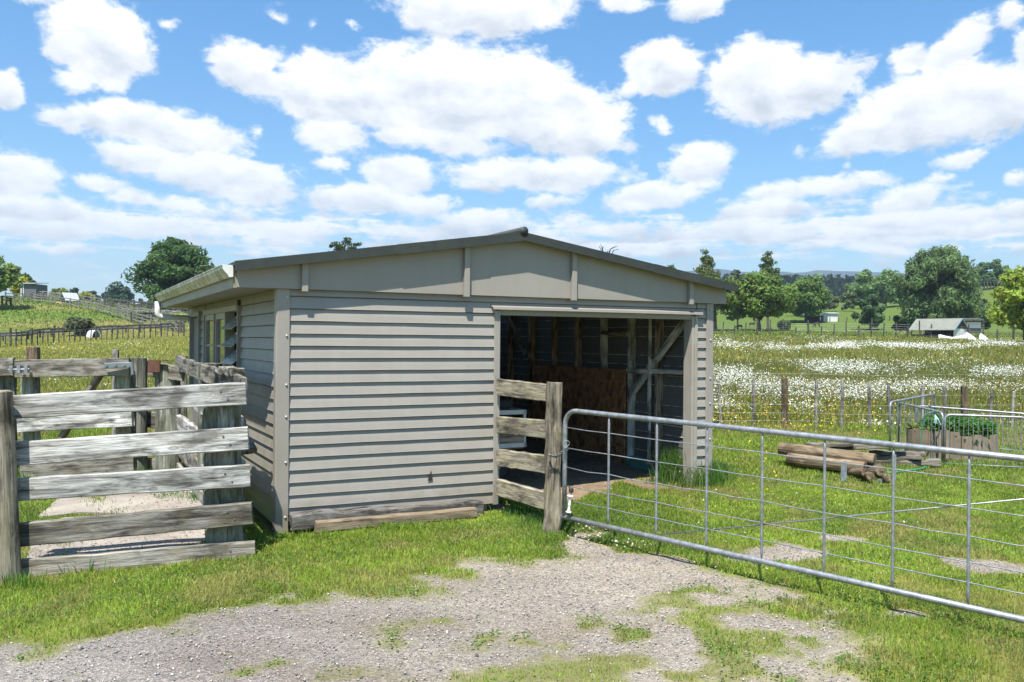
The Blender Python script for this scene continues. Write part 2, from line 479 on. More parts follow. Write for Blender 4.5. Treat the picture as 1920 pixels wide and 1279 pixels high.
low_moss(M['shed_low'])
low_moss(M['shed'], (.17, .145, .10), .5, .56)
M['roof'] = paint('dark roof metal', (.026, .032, .029), .65, (.6, .6, .55), .4, False, (.10, .11, .08), .12)
M['gutter'] = paint('mossy white gutter', (.62, .615, .56), .45, (.55, .5, .38), .45, True, (.17, .155, .05), .85)
M['pipe'] = paint('white downpipe', (.66, .66, .63), .4, (.55, .52, .42), .4)
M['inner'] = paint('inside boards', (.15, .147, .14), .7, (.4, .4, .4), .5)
M['glass'] = None
M['galv'] = galv('galvanised steel')
M['wire'] = flat('fence wire', (.42, .44, .45), .5, .6, .2)
M['rust'] = flat('rusty steel', (.10, .042, .024), .8, 0, .4)
M['screw'] = flat('painted screw head', (.46, .45, .41), .4, 0, .1)
M['nail'] = flat('galvanised bolt', (.15, .155, .16), .55, .5, .3)
M['white'] = flat('white plastic', (.76, .76, .74), .35, 0, .06)
M['whitep'] = paint('white painted sheet', (.70, .71, .70), .5, (.55, .53, .47), .35)
M['black'] = flat('black rubber', (.022, .022, .024), .65, 0, .4)
M['aqua'] = paint('worn aqua board', (.11, .26, .24), .7, (.4, .4, .35), .6)
M['hose'] = flat('green hose', (.03, .20, .12), .45, 0, .2)
M['twine'] = flat('pale blue twine', (.45, .62, .62), .7, 0, .2)
M['leaf'] = leafmat('leaves', .45)
M['grassblade'] = leafmat('grass blades', .45, .5, .3)
M['petal'] = leafmat('petals', .3, .6, .1)
M['stone'] = vcol('stones', .85, .25)
M['bark'] = flat('bark', (.075, .06, .045), .9, 0, .45, 3)
M['concrete'] = None
M['darkshed'] = paint('dark grey shed sheet', (.115, .12, .125), .6, (.6, .6, .6), .4)
M['tinroof'] = paint('pale tin roof', (.40, .42, .43), .5, (.6, .55, .5), .3)
M['mossroof'] = paint('mossy grey roof', (.23, .235, .215), .8, (.5, .5, .42), .5, True, (.15, .17, .09), .5)
M['darkwood'] = flat('dark shed boards', (.05, .05, .052), .8, 0, .4)
M['bluetrim'] = flat('blue grey barge', (.16, .24, .31), .5, 0, .2)
M['soil'] = flat('planter soil', (.05, .035, .025), .95, 0, .4)
M['furbrown'] = flat('brown fleece', (.115, .05, .028), .95, 0, .35, 20)
M['furdark'] = flat('dark fleece', (.028, .02, .016), .95, 0, .35, 20)
M['furfawn'] = flat('fawn fleece', (.33, .24, .16), .95, 0, .25, 20)
M['furtan'] = flat('tan fleece', (.22, .095, .05), .95, 0, .3, 20)

def glass_mat():
    m, nt, N, L, B = nodes('window glass')
    B.inputs['Base Color'].default_value = (.72, .78, .76, 1)
    B.inputs['Roughness'].default_value = .04
    B.inputs['Specular IOR Level'].default_value = .9
    B.inputs['Transmission Weight'].default_value = .92
    tc = N.new('ShaderNodeTexCoord')
    n = noise_node(N, L, tc.outputs['Object'], 3, 3, .5)
    bp = N.new('ShaderNodeBump'); bp.inputs['Strength'].default_value = .12; bp.inputs['Distance'].default_value = .02
    L.new(n.outputs['Fac'], bp.inputs['Height']); L.new(bp.outputs[0], B.inputs['Normal'])
    return m
M['glass'] = glass_mat()

def louvre_mat():
    m, nt, N, L, B = nodes('frosted louvre glass')
    tc = N.new('ShaderNodeTexCoord')
    n = noise_node(N, L, tc.outputs['Object'], 1, 4, .6, 0, (40, 4, 40))
    r = ramp(N, [(.35, (.22, .28, .27)), (.65, (.55, .62, .60))]); L.new(n.outputs['Fac'], r.inputs[0])
    L.new(r.outputs[0], B.inputs['Base Color'])
    B.inputs['Roughness'].default_value = .2; B.inputs['Transmission Weight'].default_value = .3
    return m
M['louvre'] = louvre_mat()

def concrete_mat():
    m, nt, N, L, B = nodes('yard concrete')
    tc = N.new('ShaderNodeTexCoord'); v = tc.outputs['Object']
    n = noise_node(N, L, v, 1.6, 8, .65)
    r = ramp(N, [(.34, (.19, .16, .13)), (.62, (.335, .295, .25))]); L.new(n.outputs['Fac'], r.inputs[0])
    n2 = noise_node(N, L, v, 26, 5, .7)
    r2 = ramp(N, [(.60, (1, 1, 1)), (.68, (.35, .27, .2))]); L.new(n2.outputs['Fac'], r2.inputs[0])
    L.new(mixc(N, L, .8, r.outputs[0], r2.outputs[0], 'MULTIPLY'), B.inputs['Base Color'])
    B.inputs['Roughness'].default_value = .92
    bp = N.new('ShaderNodeBump'); bp.inputs['Strength'].default_value = .5; bp.inputs['Distance'].default_value = .01
    n3 = noise_node(N, L, v, 60, 4, .7)
    L.new(n3.outputs['Fac'], bp.inputs['Height']); L.new(bp.outputs[0], B.inputs['Normal'])
    return m
M['concrete'] = concrete_mat()

# ------------------------------------------------------------------ object helpers
WM = {}
def tag(o, label=None, cat=None, group=None, kind=None):
    for k, v in (('label', label), ('category', cat), ('group', group), ('kind', kind)):
        if v: o[k] = v
    return o

def empty(name, loc, rz=0, label=None, cat=None, group=None):
    o = bpy.data.objects.new(name, None)
    COL.objects.link(o)
    o.empty_display_size = .2
    o.location = loc; o.rotation_euler = (0, 0, rz)
    WM[o.name] = Matrix.Translation(Vector(loc)) @ Matrix.Rotation(rz, 4, 'Z')
    return tag(o, label, cat, group)

def link(name, mesh, mat=None, parent=None, M4=None, smooth=False):
    """M4: world matrix of the object; without it the mesh is in the parent's space"""
    if mat is not None and not mesh.materials:
        mesh.materials.append(mat)
    o = bpy.data.objects.new(name, mesh)
    COL.objects.link(o)
    if parent is not None:
        o.parent = parent
        base = WM[parent.name]
    else:
        base = Matrix.Identity(4)
    if M4 is not None:
        o.matrix_basis = base.inverted() @ M4
        WM[o.name] = M4
    else:
        WM[o.name] = base
    if smooth:
        mesh.polygons.foreach_set('use_smooth', [True] * len(mesh.polygons))
    return o

class MB:
    def __init__(s): s.v, s.f = [], []
    def add(s, v, f, Mx=None):
        k = len(s.v)
        s.v += [tuple(Mx @ Vector(p)) if Mx is not None else tuple(p) for p in v]
        s.f += [tuple(i + k for i in q) for q in f]
        return s
    def box(s, x0, x1, y0, y1, z0, z1, Mx=None, c=0.0):
        if c <= 0:
            v = [(x, y, z) for z in (z0, z1) for (x, y) in ((x0, y0), (x1, y0), (x1, y1), (x0, y1))]
            f = [(3, 2, 1, 0), (4, 5, 6, 7), (0, 1, 5, 4), (1, 2, 6, 5), (2, 3, 7, 6), (3, 0, 4, 7)]
            return s.add(v, f, Mx)
        bm = bmesh.new()
        bmesh.ops.create_cube(bm, size=1)
        for q in bm.verts:
            q.co = ((x0 + x1) / 2 + q.co.x * (x1 - x0), (y0 + y1) / 2 + q.co.y * (y1 - y0), (z0 + z1) / 2 + q.co.z * (z1 - z0))
        bmesh.ops.bevel(bm, geom=list(bm.edges), offset=c, segments=1, affect='EDGES')
        bm.verts.index_update()
        v = [tuple(q.co) for q in bm.verts]; f = [tuple(q.index for q in g.verts) for g in bm.faces]
        bm.free()
        return s.add(v, f, Mx)
    def tube(s, pts, r, n=8, cap=True, Mx=None):
        pts = [Vector(p) for p in pts]
        rs = r if isinstance(r, (list, tuple)) else [r] * len(pts)
        v, f = [], []
        up = None
        for i, p in enumerate(pts):
            d = (pts[min(i + 1, len(pts) - 1)] - pts[max(i - 1, 0)]).normalized()
            if up is None:
                up = Vector((0, 0, 1)) if abs(d.z) < .9 else Vector((1, 0, 0))
            a = d.cross(up)
            if a.length < 1e-5: a = d.orthogonal()
            a.normalize(); b = a.cross(d).normalized(); up = b
            for k in range(n):
                t = 2 * math.pi * k / n
                v.append(p + (a * math.cos(t) + b * math.sin(t)) * rs[i])
        for i in range(len(pts) - 1):
            for k in range(n):
                k2 = (k + 1) % n
                f.append((i * n + k, i * n + k2, (i + 1) * n + k2, (i + 1) * n + k))
        if cap:
            f.append(tuple(range(n - 1, -1, -1)))
            f.append(tuple((len(pts) - 1) * n + k for k in range(n)))
        return s.add(v, f, Mx)
    def prism(s, poly, a0, a1, axis='y', Mx=None):
        """poly of 2-D points extruded along axis"""
        n = len(poly)
        def P(p, a):
            if axis == 'y': return (p[0], a, p[1])
            if axis == 'x': return (a, p[0], p[1])
            return (p[0], p[1], a)
        v = [P(p, a0) for p in poly] + [P(p, a1) for p in poly]
        f = [tuple(range(n)), tuple(range(2 * n - 1, n - 1, -1))]
        for i in range(n):
            j = (i + 1) % n
            f.append((i, i + n, j + n, j))
        return s.add(v, f, Mx)
    def mesh(s, name):
        m = bpy.data.meshes.new(name)
        m.from_pydata(s.v, [], s.f)
        m.validate(); 
        bm = bmesh.new(); bm.from_mesh(m)
        bmesh.ops.recalc_face_normals(bm, faces=bm.faces)
        bm.to_mesh(m); bm.free()
        return m
    def build(s, name, mat, parent=None, M4=None, smooth=False):
        return link(name, s.mesh(name), mat, parent, M4, smooth)

def frame(p0, p1, up=(0, 0, 1)):
    """world matrix: X along p0->p1, Z close to up"""
    p0, p1, up = Vector(p0), Vector(p1), Vector(up)
    x = (p1 - p0).normalized()
    if abs(x.dot(up)) > .98: up = Vector((0, 1, 0))
    y = up.cross(x).normalized(); z = x.cross(y)
    m = Matrix((x, y, z)).transposed().to_4x4()
    m.translation = p0
    return m

def rail(name, p0, p1, h, t, mat, parent=None, up=(0, 0, 1), rough=.0025, seg=10, seed=None, chip=True):
    """rough sawn board from p0 to p1 (centre line), h high, t thick"""
    rs = np.random.default_rng(seed if seed is not None else random.randrange(1 << 30))
    L_ = (Vector(p1) - Vector(p0)).length
    c = min(h, t) * .14
    prof = [(-t / 2 + c, -h / 2), (t / 2 - c, -h / 2), (t / 2, -h / 2 + c), (t / 2, h / 2 - c), (t / 2 - c, h / 2), (-t / 2 + c, h / 2), (-t / 2, h / 2 - c), (-t / 2, -h / 2 + c)]
    v, f = [], []
    n = len(prof)
    wob = rs.normal(0, rough, (seg + 1, 4))
    for i in range(seg + 1):
        x = L_ * i / seg
        endk = 0
        for j, (a, b) in enumerate(prof):
            dx = rs.normal(0, rough * 1.2) if i in (0, seg) else 0
            v.append((x + dx, a + wob[i, 0] * .6 + rs.normal(0, rough * .25), b + (wob[i, 1] if b > 0 else wob[i, 2]) + rs.normal(0, rough * .25)))
    for i in range(seg):
        for j in range(n):
            k = (j + 1) % n
            f.append((i * n + j, i * n + k, (i + 1) * n + k, (i + 1) * n + j))
    f.append(tuple(range(n - 1, -1, -1))); f.append(tuple(seg * n + j for j in range(n)))
    return MB().add(v, f).build(name, mat, parent, frame(p0, p1, up))

def round_post(name, base, top, r, mat, parent=None, taper=.92, n=18, seg=9, wob=.03, seed=None):
    rs = np.random.default_rng(seed if seed is not None else random.randrange(1 << 30))
    base, top = Vector(base), Vector(top)
    L_ = (top - base).length
    ph = rs.uniform(0, 6.28, 4)
    v, f = [], []
    xs = [L_ * i / seg for i in range(seg + 1)] + [L_ + r * .05]
    for i, x in enumerate(xs):
        rr = r * (1 + (taper - 1) * min(1, x / L_))
        if i == len(xs) - 1: rr *= .86
        for k in range(n):
            t = 2 * math.pi * k / n
            q = rr * (1 + wob * math.sin(2 * t + ph[0] + x * 1.3) + wob * .7 * math.sin(5 * t + ph[1]) + wob * .5 * math.sin(3 * x + ph[2] + t))
            v.append((x, q * math.cos(t), q * math.sin(t)))
    m = len(xs)
    for i in range(m - 1):
        for k in range(n):
            k2 = (k + 1) % n
            f.append((i * n + k, i * n + k2, (i + 1) * n + k2, (i + 1) * n + k))
    f.append(tuple(range(n - 1, -1, -1)))
    v.append((xs[-1] - r * .04, 0, 0)); c = len(v) - 1
    for k in range(n): f.append(((m - 1) * n + k, (m - 1) * n + (k + 1) % n, c))
    return MB().add(v, f).build(name, mat, parent, frame(base, top), smooth=False)

def np_mesh(name, V, tris=None, quads=None, col=None):
    m = bpy.data.meshes.new(name)
    V = np.ascontiguousarray(V, np.float32)
    nt = 0 if tris is None else len(tris); nq = 0 if quads is None else len(quads)
    m.vertices.add(len(V)); m.vertices.foreach_set('co', V.ravel())
    parts = []
    if nt: parts.append(np.asarray(tris, np.int32).ravel())
    if nq: parts.append(np.asarray(quads, np.int32).ravel())
    li = np.concatenate(parts)
    m.loops.add(len(li)); m.loops.foreach_set('vertex_index', li)
    m.polygons.add(nt + nq)
    st = np.concatenate([np.arange(nt) * 3, nt * 3 + np.arange(nq) * 4]).astype(np.int32)
    m.polygons.foreach_set('loop_start', st)
    m.update(calc_edges=True)
    if col is not None:
        a = m.attributes.new('Col', 'FLOAT_COLOR', 'POINT')
        c = np.ones((len(V), 4), np.float32); c[:, :3] = col
        a.data.foreach_set('color', c.ravel())
    return m

# ------------------------------------------------------------------ the shed's frame (used by the ground too)
SH0 = Vector((-2.04, 7.71, 0)); SHA = R(27.2)
SW, SD = 4.79, 5.9
ca, sa = math.cos(SHA), math.sin(SHA)
def shed_local(x, y):
    dx, dy = np.asarray(x, float) - SH0.x, np.asarray(y, float) - SH0.y
    return dx * ca + dy * sa, -dx * sa + dy * ca
def shed_world(x, y, z=0):
    return Vector((SH0.x + x * ca - y * sa, SH0.y + x * sa + y * ca, z))

# ------------------------------------------------------------------ ground cover maps
GRAVEL = [W0(*p) for p in [(-500, 1300), (-150, 1238), (0, 1226), (100, 1214), (200, 1196), (330, 1178), (420, 1156), (540, 1134), (640, 1114), (760, 1112), (850, 1090), (900, 1066), (980, 1050),
    (1060, 1040), (1045, 1012), (1090, 1008), (1160, 1030), (1240, 1040), (1340, 1058), (1400, 1085), (1460, 1120), (1530, 1170), (1580, 1230), (1600, 1290), (1640, 1500), (-900, 1500)]]
def poly_sd(px_, py_, poly):
    """signed distance, positive inside"""
    x = np.asarray(px_, float); y = np.asarray(py_, float)
    d = np.full(x.shape, 1e9); ins = np.zeros(x.shape, bool)
    n = len(poly)
    for i in range(n):
        ax, ay = poly[i]; bx, by = poly[(i + 1) % n]
        ex, ey = bx - ax, by - ay
        t = np.clip(((x - ax) * ex + (y - ay) * ey) / (ex * ex + ey * ey + 1e-12), 0, 1)
        d = np.minimum(d, np.hypot(x - ax - t * ex, y - ay - t * ey))
        c = ((ay > y) != (by > y)) & (x < ex * (y - ay) / (ey + 1e-12) + ax)
        ins ^= c
    return np.where(ins, d, -d)

def blob(x, y, px, py, hw, hh):
    cx, cy = W0(px, py)
    lx = hw / F * cy
    y0 = W0(px, py - hh)[1]; y1 = W0(px, py + hh)[1]
    ly = max(.02, abs(y0 - y1) / 2)
    return np.exp(-(((x - cx) / lx) ** 2 + ((y - cy) / ly) ** 2))

BARE = [(1460, 1036, 90, 16), (1400, 1046, 60, 14), (1590, 1012, 60, 8), (1860, 1070, 90, 18), (1800, 1058, 40, 9), (1480, 1025, 30, 14), 
        (1700, 1148, 60, 12), (1545, 1140, 60, 14), ]
def bare_amount(x, y):
    sd = poly_sd(x, y, GRAVEL)
    n = fbm(x * 3.2, y * 3.2, 4, 31) - .5
    g = sstep(-.22, .20, sd + n * 1.05)
    b = np.zeros_like(g)
    for q in BARE: b = np.maximum(b, blob(x, y, *q))
    b = sstep(.35, .75, b + n * .8)
    g = np.maximum(g, b)
    # tufts growing inside the gravel: more to the right and in the middle of the track
    wgt = .0
    for q, s in (((1000, 1205, 260, 50), .95), ((1120, 1270, 330, 60), 1.0), ((1420, 1215, 230, 90), 1.25), ((560, 1268, 120, 22), .8), ((1270, 1160, 90, 12), .6), ((900, 1190, 90, 22), .9), ((1400, 1130, 200, 40), .7), ((720, 1112, 60, 10), .9)):
        wgt = np.maximum(wgt, s * blob(x, y, *q))
    n2 = fbm(x * 4.3 + 50, y * 4.3, 4, 77)
    tuft = sstep(.55, .76, n2 + wgt * .23 - .05) * sstep(.10, .4, wgt)
    g = g * (1 - .82 * tuft)
    # inside the shed: bare earth
    lx, ly = shed_local(x, y)
    inside = sstep(-.02, .02, lx) * sstep(SW + .02, SW - .02, lx) * sstep(.0, .22, ly + n * 1.5 - .06) * sstep(SD, SD - .02, ly)
    return g, inside

def ground_attrs(x, y):
    g, inside = bare_amount(x, y)
    far = sstep(13.5, 16.5, y)
    big = fbm(x * .35, y * .35, 4, 3); fine = fbm(x * 2.1, y * 2.1, 3, 4)
    lawn = np.stack([.115 + .05 * big + .03 * fine, .128 + .045 * big + .03 * fine, .036 + .014 * fine], -1)
    hues = fbm(x * .05, y * .09, 4, 13)
    mead = np.stack([.150 + .06 * hues, .165 + .04 * hues, .040 + .012 * fine], -1)
    hillf = sstep(60, 70, y) * sstep(-16, -24, x)
    hn = fbm(x * .09, y * .16, 5, 41)
    hillc = np.stack([.11 + .10 * sstep(.45, .70, hn), .160 + .04 * sstep(.4, .7, hn), .032 + .035 * sstep(.45, .7, hn)], -1)
    back = sstep(118, 126, y) * sstep(0, 10, x)
    backc = np.stack([.085 + .03 * hues, .135 + .03 * hues, .030 + 0 * hues], -1)
    mud = sstep(.42, .66, fbm(x * 1.3 + 5, y * 1.9, 4, 62))[..., None] * sstep(6.2, 5.0, y)[..., None]
    grav = np.stack([.315 + .10 * (fine - .5), .278 + .09 * (fine - .5), .232 + .08 * (fine - .5)], -1)
    grav = grav * (1 - .7 * mud) + np.array([.235, .185, .135]) * .7 * mud
    blue = sstep(.3, -2.2, x)[..., None] * sstep(6.8, 5.4, y)[..., None] * .5
    grav = grav * (1 - blue) + np.array([.205, .205, .205]) * blue
    wheel = sstep(.45, .6, fbm(x * .8, y * 2.0, 3, 61))
    grav = grav * (1 - .12 * wheel[..., None]) + np.array([0, .0, .006]) * wheel[..., None]
    dirt = np.stack([.19 + .07 * fine, .145 + .05 * fine, .105 + .035 * fine], -1)
    c = lawn * (1 - far[..., None]) + mead * far[..., None]
    c = c * (1 - hillf[..., None]) + hillc * hillf[..., None]
    c = c * (1 - back[..., None]) + backc * back[..., None]
    c = c * (1 - g[..., None]) + grav * g[..., None]
    c = c * (1 - inside[..., None]) + dirt * inside[..., None]
    return c, g * (1 - inside), np.maximum(g, inside)

def axis(dense0, dense1, step, far0, far1, growth):
    a = list(np.arange(dense0, dense1 + 1e-6, step))
    s, v = step, a[-1]
    while v < far1:
        s *= growth; v += s; a.append(v)
    s, v = step, a[0]
    pre = []
    while v > far0:
        s *= growth; v -= s; pre.append(v)
    return np.array(pre[::-1] + a)

def ground_material():
    m, nt, N, L, B = nodes('ground')
    a = N.new('ShaderNodeAttribute'); a.attribute_name = 'Col'
    ga = N.new('ShaderNodeAttribute'); ga.attribute_name = 'gravel'
    tc = N.new('ShaderNodeTexCoord'); v = tc.outputs['Object']
    vo = N.new('ShaderNodeTexVoronoi'); vo.inputs['Scale'].default_value = 80
    wn = noise_node(N, L, v, 30, 3, .6)
    L.new(mixc(N, L, .03, v, wn.outputs['Color'], 'ADD'), vo.inputs['Vector'])
    vr = ramp(N, [(0, (.46, .45, .44)), (.35, (.88, .86, .84)), (.75, (1.08, 1.06, 1.03)), (1, (1.5, 1.46, 1.4))])
    sep = N.new('ShaderNodeSeparateColor'); L.new(vo.outputs['Color'], sep.inputs[0]); L.new(sep.outputs[0], vr.inputs[0])
    vo2 = N.new('ShaderNodeTexVoronoi'); vo2.inputs['Scale'].default_value = 210; L.new(v, vo2.inputs['Vector'])
    sep2 = N.new('ShaderNodeSeparateColor'); L.new(vo2.outputs['Color'], sep2.inputs[0])
    vr2 = ramp(N, [(0, (.55, .54, .53)), (.6, (1, 1, 1)), (1, (1.4, 1.38, 1.35))]); L.new(sep2.outputs[0], vr2.inputs[0])
    gcol = mixc(N, L, .85, a.outputs['Color'], vr.outputs[0], 'MULTIPLY')
    gcol = mixc(N, L, .8, gcol, vr2.outputs[0], 'MULTIPLY')
    n1 = noise_node(N, L, v, 9, 7, .7)
    r1 = ramp(N, [(.3, (.5, .5, .45)), (.7, (1.3, 1.25, 1.2))]); L.new(n1.outputs['Fac'], r1.inputs[0])
    ncol = mixc(N, L, .75, a.outputs['Color'], r1.outputs[0], 'MULTIPLY')
    n2 = noise_node(N, L, v, .8, 8, .72)
    r2 = ramp(N, [(.32, (.62, .66, .6)), (.68, (1.28, 1.2, 1.15))]); L.new(n2.outputs['Fac'], r2.inputs[0])
    ncol = mixc(N, L, .7, ncol, r2.outputs[0], 'MULTIPLY')
    L.new(mixc(N, L, ga.outputs['Fac'], ncol, gcol), B.inputs['Base Color'])
    B.inputs['Roughness'].default_value = .95; B.inputs['Specular IOR Level'].default_value = .1
    bp = N.new('ShaderNodeBump'); bp.inputs['Strength'].default_value = .8; bp.inputs['Distance'].default_value = .012
    L.new(mixc(N, L, ga.outputs['Fac'], n1.outputs['Fac'], vo.outputs['Distance']), bp.inputs['Height'])
    L.new(bp.outputs[0], B.inputs['Normal'])
    return m

def build_ground():
    xs = axis(-5.2, 7.0, .06, -3500, 3500, 1.09)
    ys = axis(4.0, 14.0, .06, -60, 4200, 1.06)
    gx, gy = np.meshgrid(xs, ys)
    gz = ground_z(gx, gy)
    c, gr, bare = ground_attrs(gx, gy)
    gz = gz + (fbm(gx * 9, gy * 9, 2, 8) - .5) * .018 * (gy < 16)
    nx, ny = len(xs), len(ys)
    idx = np.arange(nx * ny).reshape(ny, nx)
    q = np.stack([idx[:-1, :-1], idx[:-1, 1:], idx[1:, 1:], idx[1:, :-1]], -1).reshape(-1, 4)
    me = np_mesh('ground', np.stack([gx, gy, gz], -1).reshape(-1, 3), None, q, c.reshape(-1, 3))
    a = me.attributes.new('gravel', 'FLOAT', 'POINT'); a.data.foreach_set('value', gr.ravel().astype(np.float32))
    o = link('ground', me, ground_material(), smooth=True)
    tag(o, kind='structure')
build_ground()

def build_hills():
    me = MB()
    v, f = [], []
    n = 140
    for i in range(n + 1):
        x = -2600 + 5200 * i / n
        base = 2900
        h = (60 + 132 * float(sstep(150, 620, np.array(float(x))))) + 50 * float(fbm(np.array(x * .0016), np.array(0.3), 4, 3)) + 18 * float(fbm(np.array(x * .02), np.array(1.3), 3, 8)) + 20 * math.exp(-((x - 560) / 220) ** 2)
        for j, (dy, k) in enumerate(((-700, -.02), (-350, .55), (0, 1.0), (400, .7))):
            v.append((x, base + dy, h * k + 6))
    for i in range(n):
        for j in range(3):
            f.append((i * 4 + j, (i + 1) * 4 + j, (i + 1) * 4 + j + 1, i * 4 + j + 1))
    m = flat('forested hills', (.010, .026, .030), .95, 0, .3, .01)
    o = me.add(v, f).build('hills', m, smooth=True)
    tag(o, kind='structure')
build_hills()
#PART2
# ------------------------------------------------------------------ the shed
def clad(rects, pitch, z_origin, seed, step=.14, lip=.0245, wav=1.0):
    """lapped boards in (u, out, z); rects = (u0, u1, z0, z1)"""
    rs = np.random.default_rng(seed)
    mb = MB()
    for (u0, u1, z0, z1) in rects:
        k0 = math.floor((z0 - z_origin) / pitch)
        k1 = math.ceil((z1 - z_origin) / pitch)
        for k in range(k0, k1):
            zb, zt = z_origin + k * pitch, z_origin + (k + 1) * pitch
            if zt < z0 + .02 or zb > z1 - .005: continue
            cb, ct = max(zb, z0), min(zt, z1)
            n = max(2, int((u1 - u0) / step))
            us = np.linspace(u0, u1, n + 1)
            jz = (fbm(us * 1.7 + k * 13.1, np.full(n + 1, seed * 1.0), 3, seed) - .5) * .007 * wav
            jo = (fbm(us * 2.6 + k * 7.7, np.full(n + 1, 3.0 + seed), 3, seed + 3) - .5) * .009 * wav
            jm = (fbm(us * 3.1 + k * 5.1, np.full(n + 1, 9.0 + seed), 3, seed + 5) - .5) * .008 * wav
            def out(z): return .004 + (zt - z) / pitch * (lip - .004)
            v = []
            for i in range(n + 1):
                b = cb + jz[i]
                zm = (b + ct) / 2
                v += [(us[i], out(ct), ct - .006), (us[i], out(zm) + jm[i] * .35, zm), (us[i], out(cb) - .002 + jo[i] * .4, b + .006), (us[i], out(cb) + jo[i] * .4, b), (us[i], -.001, b + .001)]
            f = []
            for i in range(n):
                for j in range(4):
                    f.append((i * 5 + j, i * 5 + j + 1, (i + 1) * 5 + j + 1, (i + 1) * 5 + j))
            f.append((0, 1, 2, 3, 4)); f.append(tuple(n * 5 + j for j in (4, 3, 2, 1, 0)))
            mb.add(v, f)
    return mb

WT = 2.145
RX = 2.325
def roof_z(x): return 2.765 - abs(x - RX) * .1525

def build_shed():
    root = empty('shed', SH0, SHA, 'beige weatherboard shed with low gable roof and open doorway', 'shed')
    fr = Matrix(((1, 0, 0, 0), (0, -1, 0, 0), (0, 0, 1, 0), (0, 0, 0, 1)))                      # front wall: u = x, out = -y
    lf = Matrix(((0, -1, 0, 0), (1, 0, 0, 0), (0, 0, 1, 0), (0, 0, 0, 1)))                      # left wall: u = y, out = -x
    rt = Matrix(((0, 1, 0, SW), (1, 0, 0, 0), (0, 0, 1, 0), (0, 0, 0, 1)))                      # right wall
    bk = Matrix(((1, 0, 0, 0), (0, 1, 0, SD), (0, 0, 1, 0), (0, 0, 0, 1)))
    P = .1098
    def put(mb, Mx, name, mat):
        q = MB().add(mb.v, mb.f, Mx)
        return q.build(name, mat, root)
    put(clad([(.085, 2.10, .105, WT), (2.10, 4.585, 2.03, WT), (4.600, 4.725, .13, WT)], P, .105, 3), fr, 'front_cladding', M['shed'])
    put(clad([(.06, 1.76, .07, WT), (1.76, 4.26, .1, .93), (4.34, 4.70, .07, WT), (5.62, SD, .07, WT), (1.76, 4.26, 2.06, WT), (4.70, 5.62, 2.06, WT)], P, .07, 5, 2.0, .024, .08), lf, 'side_cladding', M['shed_low'])
    put(clad([(.06, SD, .12, WT)], P, .07, 7, .5), rt, 'side_cladding', M['shed'])
    put(clad([(0, SW, .15, WT)], P, .07, 9, .6), bk, 'rear_cladding', M['shed'])
    # lining inside: the backs of the boards with their laps
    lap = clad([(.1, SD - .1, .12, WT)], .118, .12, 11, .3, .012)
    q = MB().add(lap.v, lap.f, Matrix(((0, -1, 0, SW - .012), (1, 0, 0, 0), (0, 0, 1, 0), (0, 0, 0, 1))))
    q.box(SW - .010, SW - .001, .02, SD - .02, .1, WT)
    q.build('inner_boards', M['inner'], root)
    e = MB()  # pale strips on dusty lap edges; leaking light is put into their colour
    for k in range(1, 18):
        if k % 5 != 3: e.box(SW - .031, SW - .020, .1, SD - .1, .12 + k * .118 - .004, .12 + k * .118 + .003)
    e.build('lap_light_edges', M['stud_white'], root)
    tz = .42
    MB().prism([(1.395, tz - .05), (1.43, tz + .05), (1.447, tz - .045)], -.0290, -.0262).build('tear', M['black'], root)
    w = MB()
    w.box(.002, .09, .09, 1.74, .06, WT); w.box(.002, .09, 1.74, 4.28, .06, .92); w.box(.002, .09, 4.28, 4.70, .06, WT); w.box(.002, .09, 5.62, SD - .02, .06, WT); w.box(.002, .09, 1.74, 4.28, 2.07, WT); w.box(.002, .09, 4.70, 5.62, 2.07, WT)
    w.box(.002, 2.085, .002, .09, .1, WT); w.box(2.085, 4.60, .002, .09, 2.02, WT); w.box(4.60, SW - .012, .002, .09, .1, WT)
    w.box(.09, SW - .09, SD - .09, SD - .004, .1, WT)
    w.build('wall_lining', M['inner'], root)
    # corner boards with screws
    for x0, x1, zb in ((-.028, .085, -.045), (4.725, SW + .026, .03)):
        c = MB().box(x0, x1, -.036, -.004, zb, WT - .004, None, .004)
        if x0 < 0: c.box(-.034, -.004, -.03, .055, zb, WT - .006, None, .004)
        else: c.box(SW + .004, SW + .034, -.03, .06, zb, WT - .006, None, .004)
        cb = c.build('corner_board', M['shed'], root)
        for z in (.14, .62, 1.02, 1.30, 1.73, 2.07):
            xx = x1 - .028 if x0 < 0 else x0 + .05
            MB().tube([(xx, -.035, z + .0), (xx, -.043, z), (xx, -.047, z)], [.011, .010, .005], 8).build('screw', M['screw'], cb, None, True)
    # gable sheet and cover battens
    gp_ = [(-.375, WT - .005), (4.98, WT - .005)]
    gp_ += [(4.98, roof_z(4.98) - .05), (RX, roof_z(RX) - .05), (-.375, roof_z(-.375) - .05)]
    MB().prism(gp_, -.062, -.045).build('gable_panel', M['shed'], root)
    MB().box(-.36, .0, -.044, SD, WT - .002, WT + .012).box(SW, 4.97, -.044, SD, WT - .002, WT + .012).build('soffit', M['shed_moss'], root)
    for x in (.200, 1.755, 2.955, 4.455):
        MB().box(x - .028, x + .028, -.108, -.064, WT - .028, roof_z(x) - .055, None, .004).build('batten', M['shed'], root)
    MB().box(0, SW, -.043, .0, WT - .004, WT + .02).build('wall_plate', M['shed'], root)
    # roof
    r = MB()
    for a, b in ((-.41, RX), (RX, 5.04)):
        n = 2
        pts = [(a, roof_z(a)), (b, roof_z(b)), (b, roof_z(b) - .03), (a, roof_z(a) - .03)]
        r.prism(pts, -.168, SD + .1)
    rf = r.build('roof', M['roof'], root)
    t = MB()
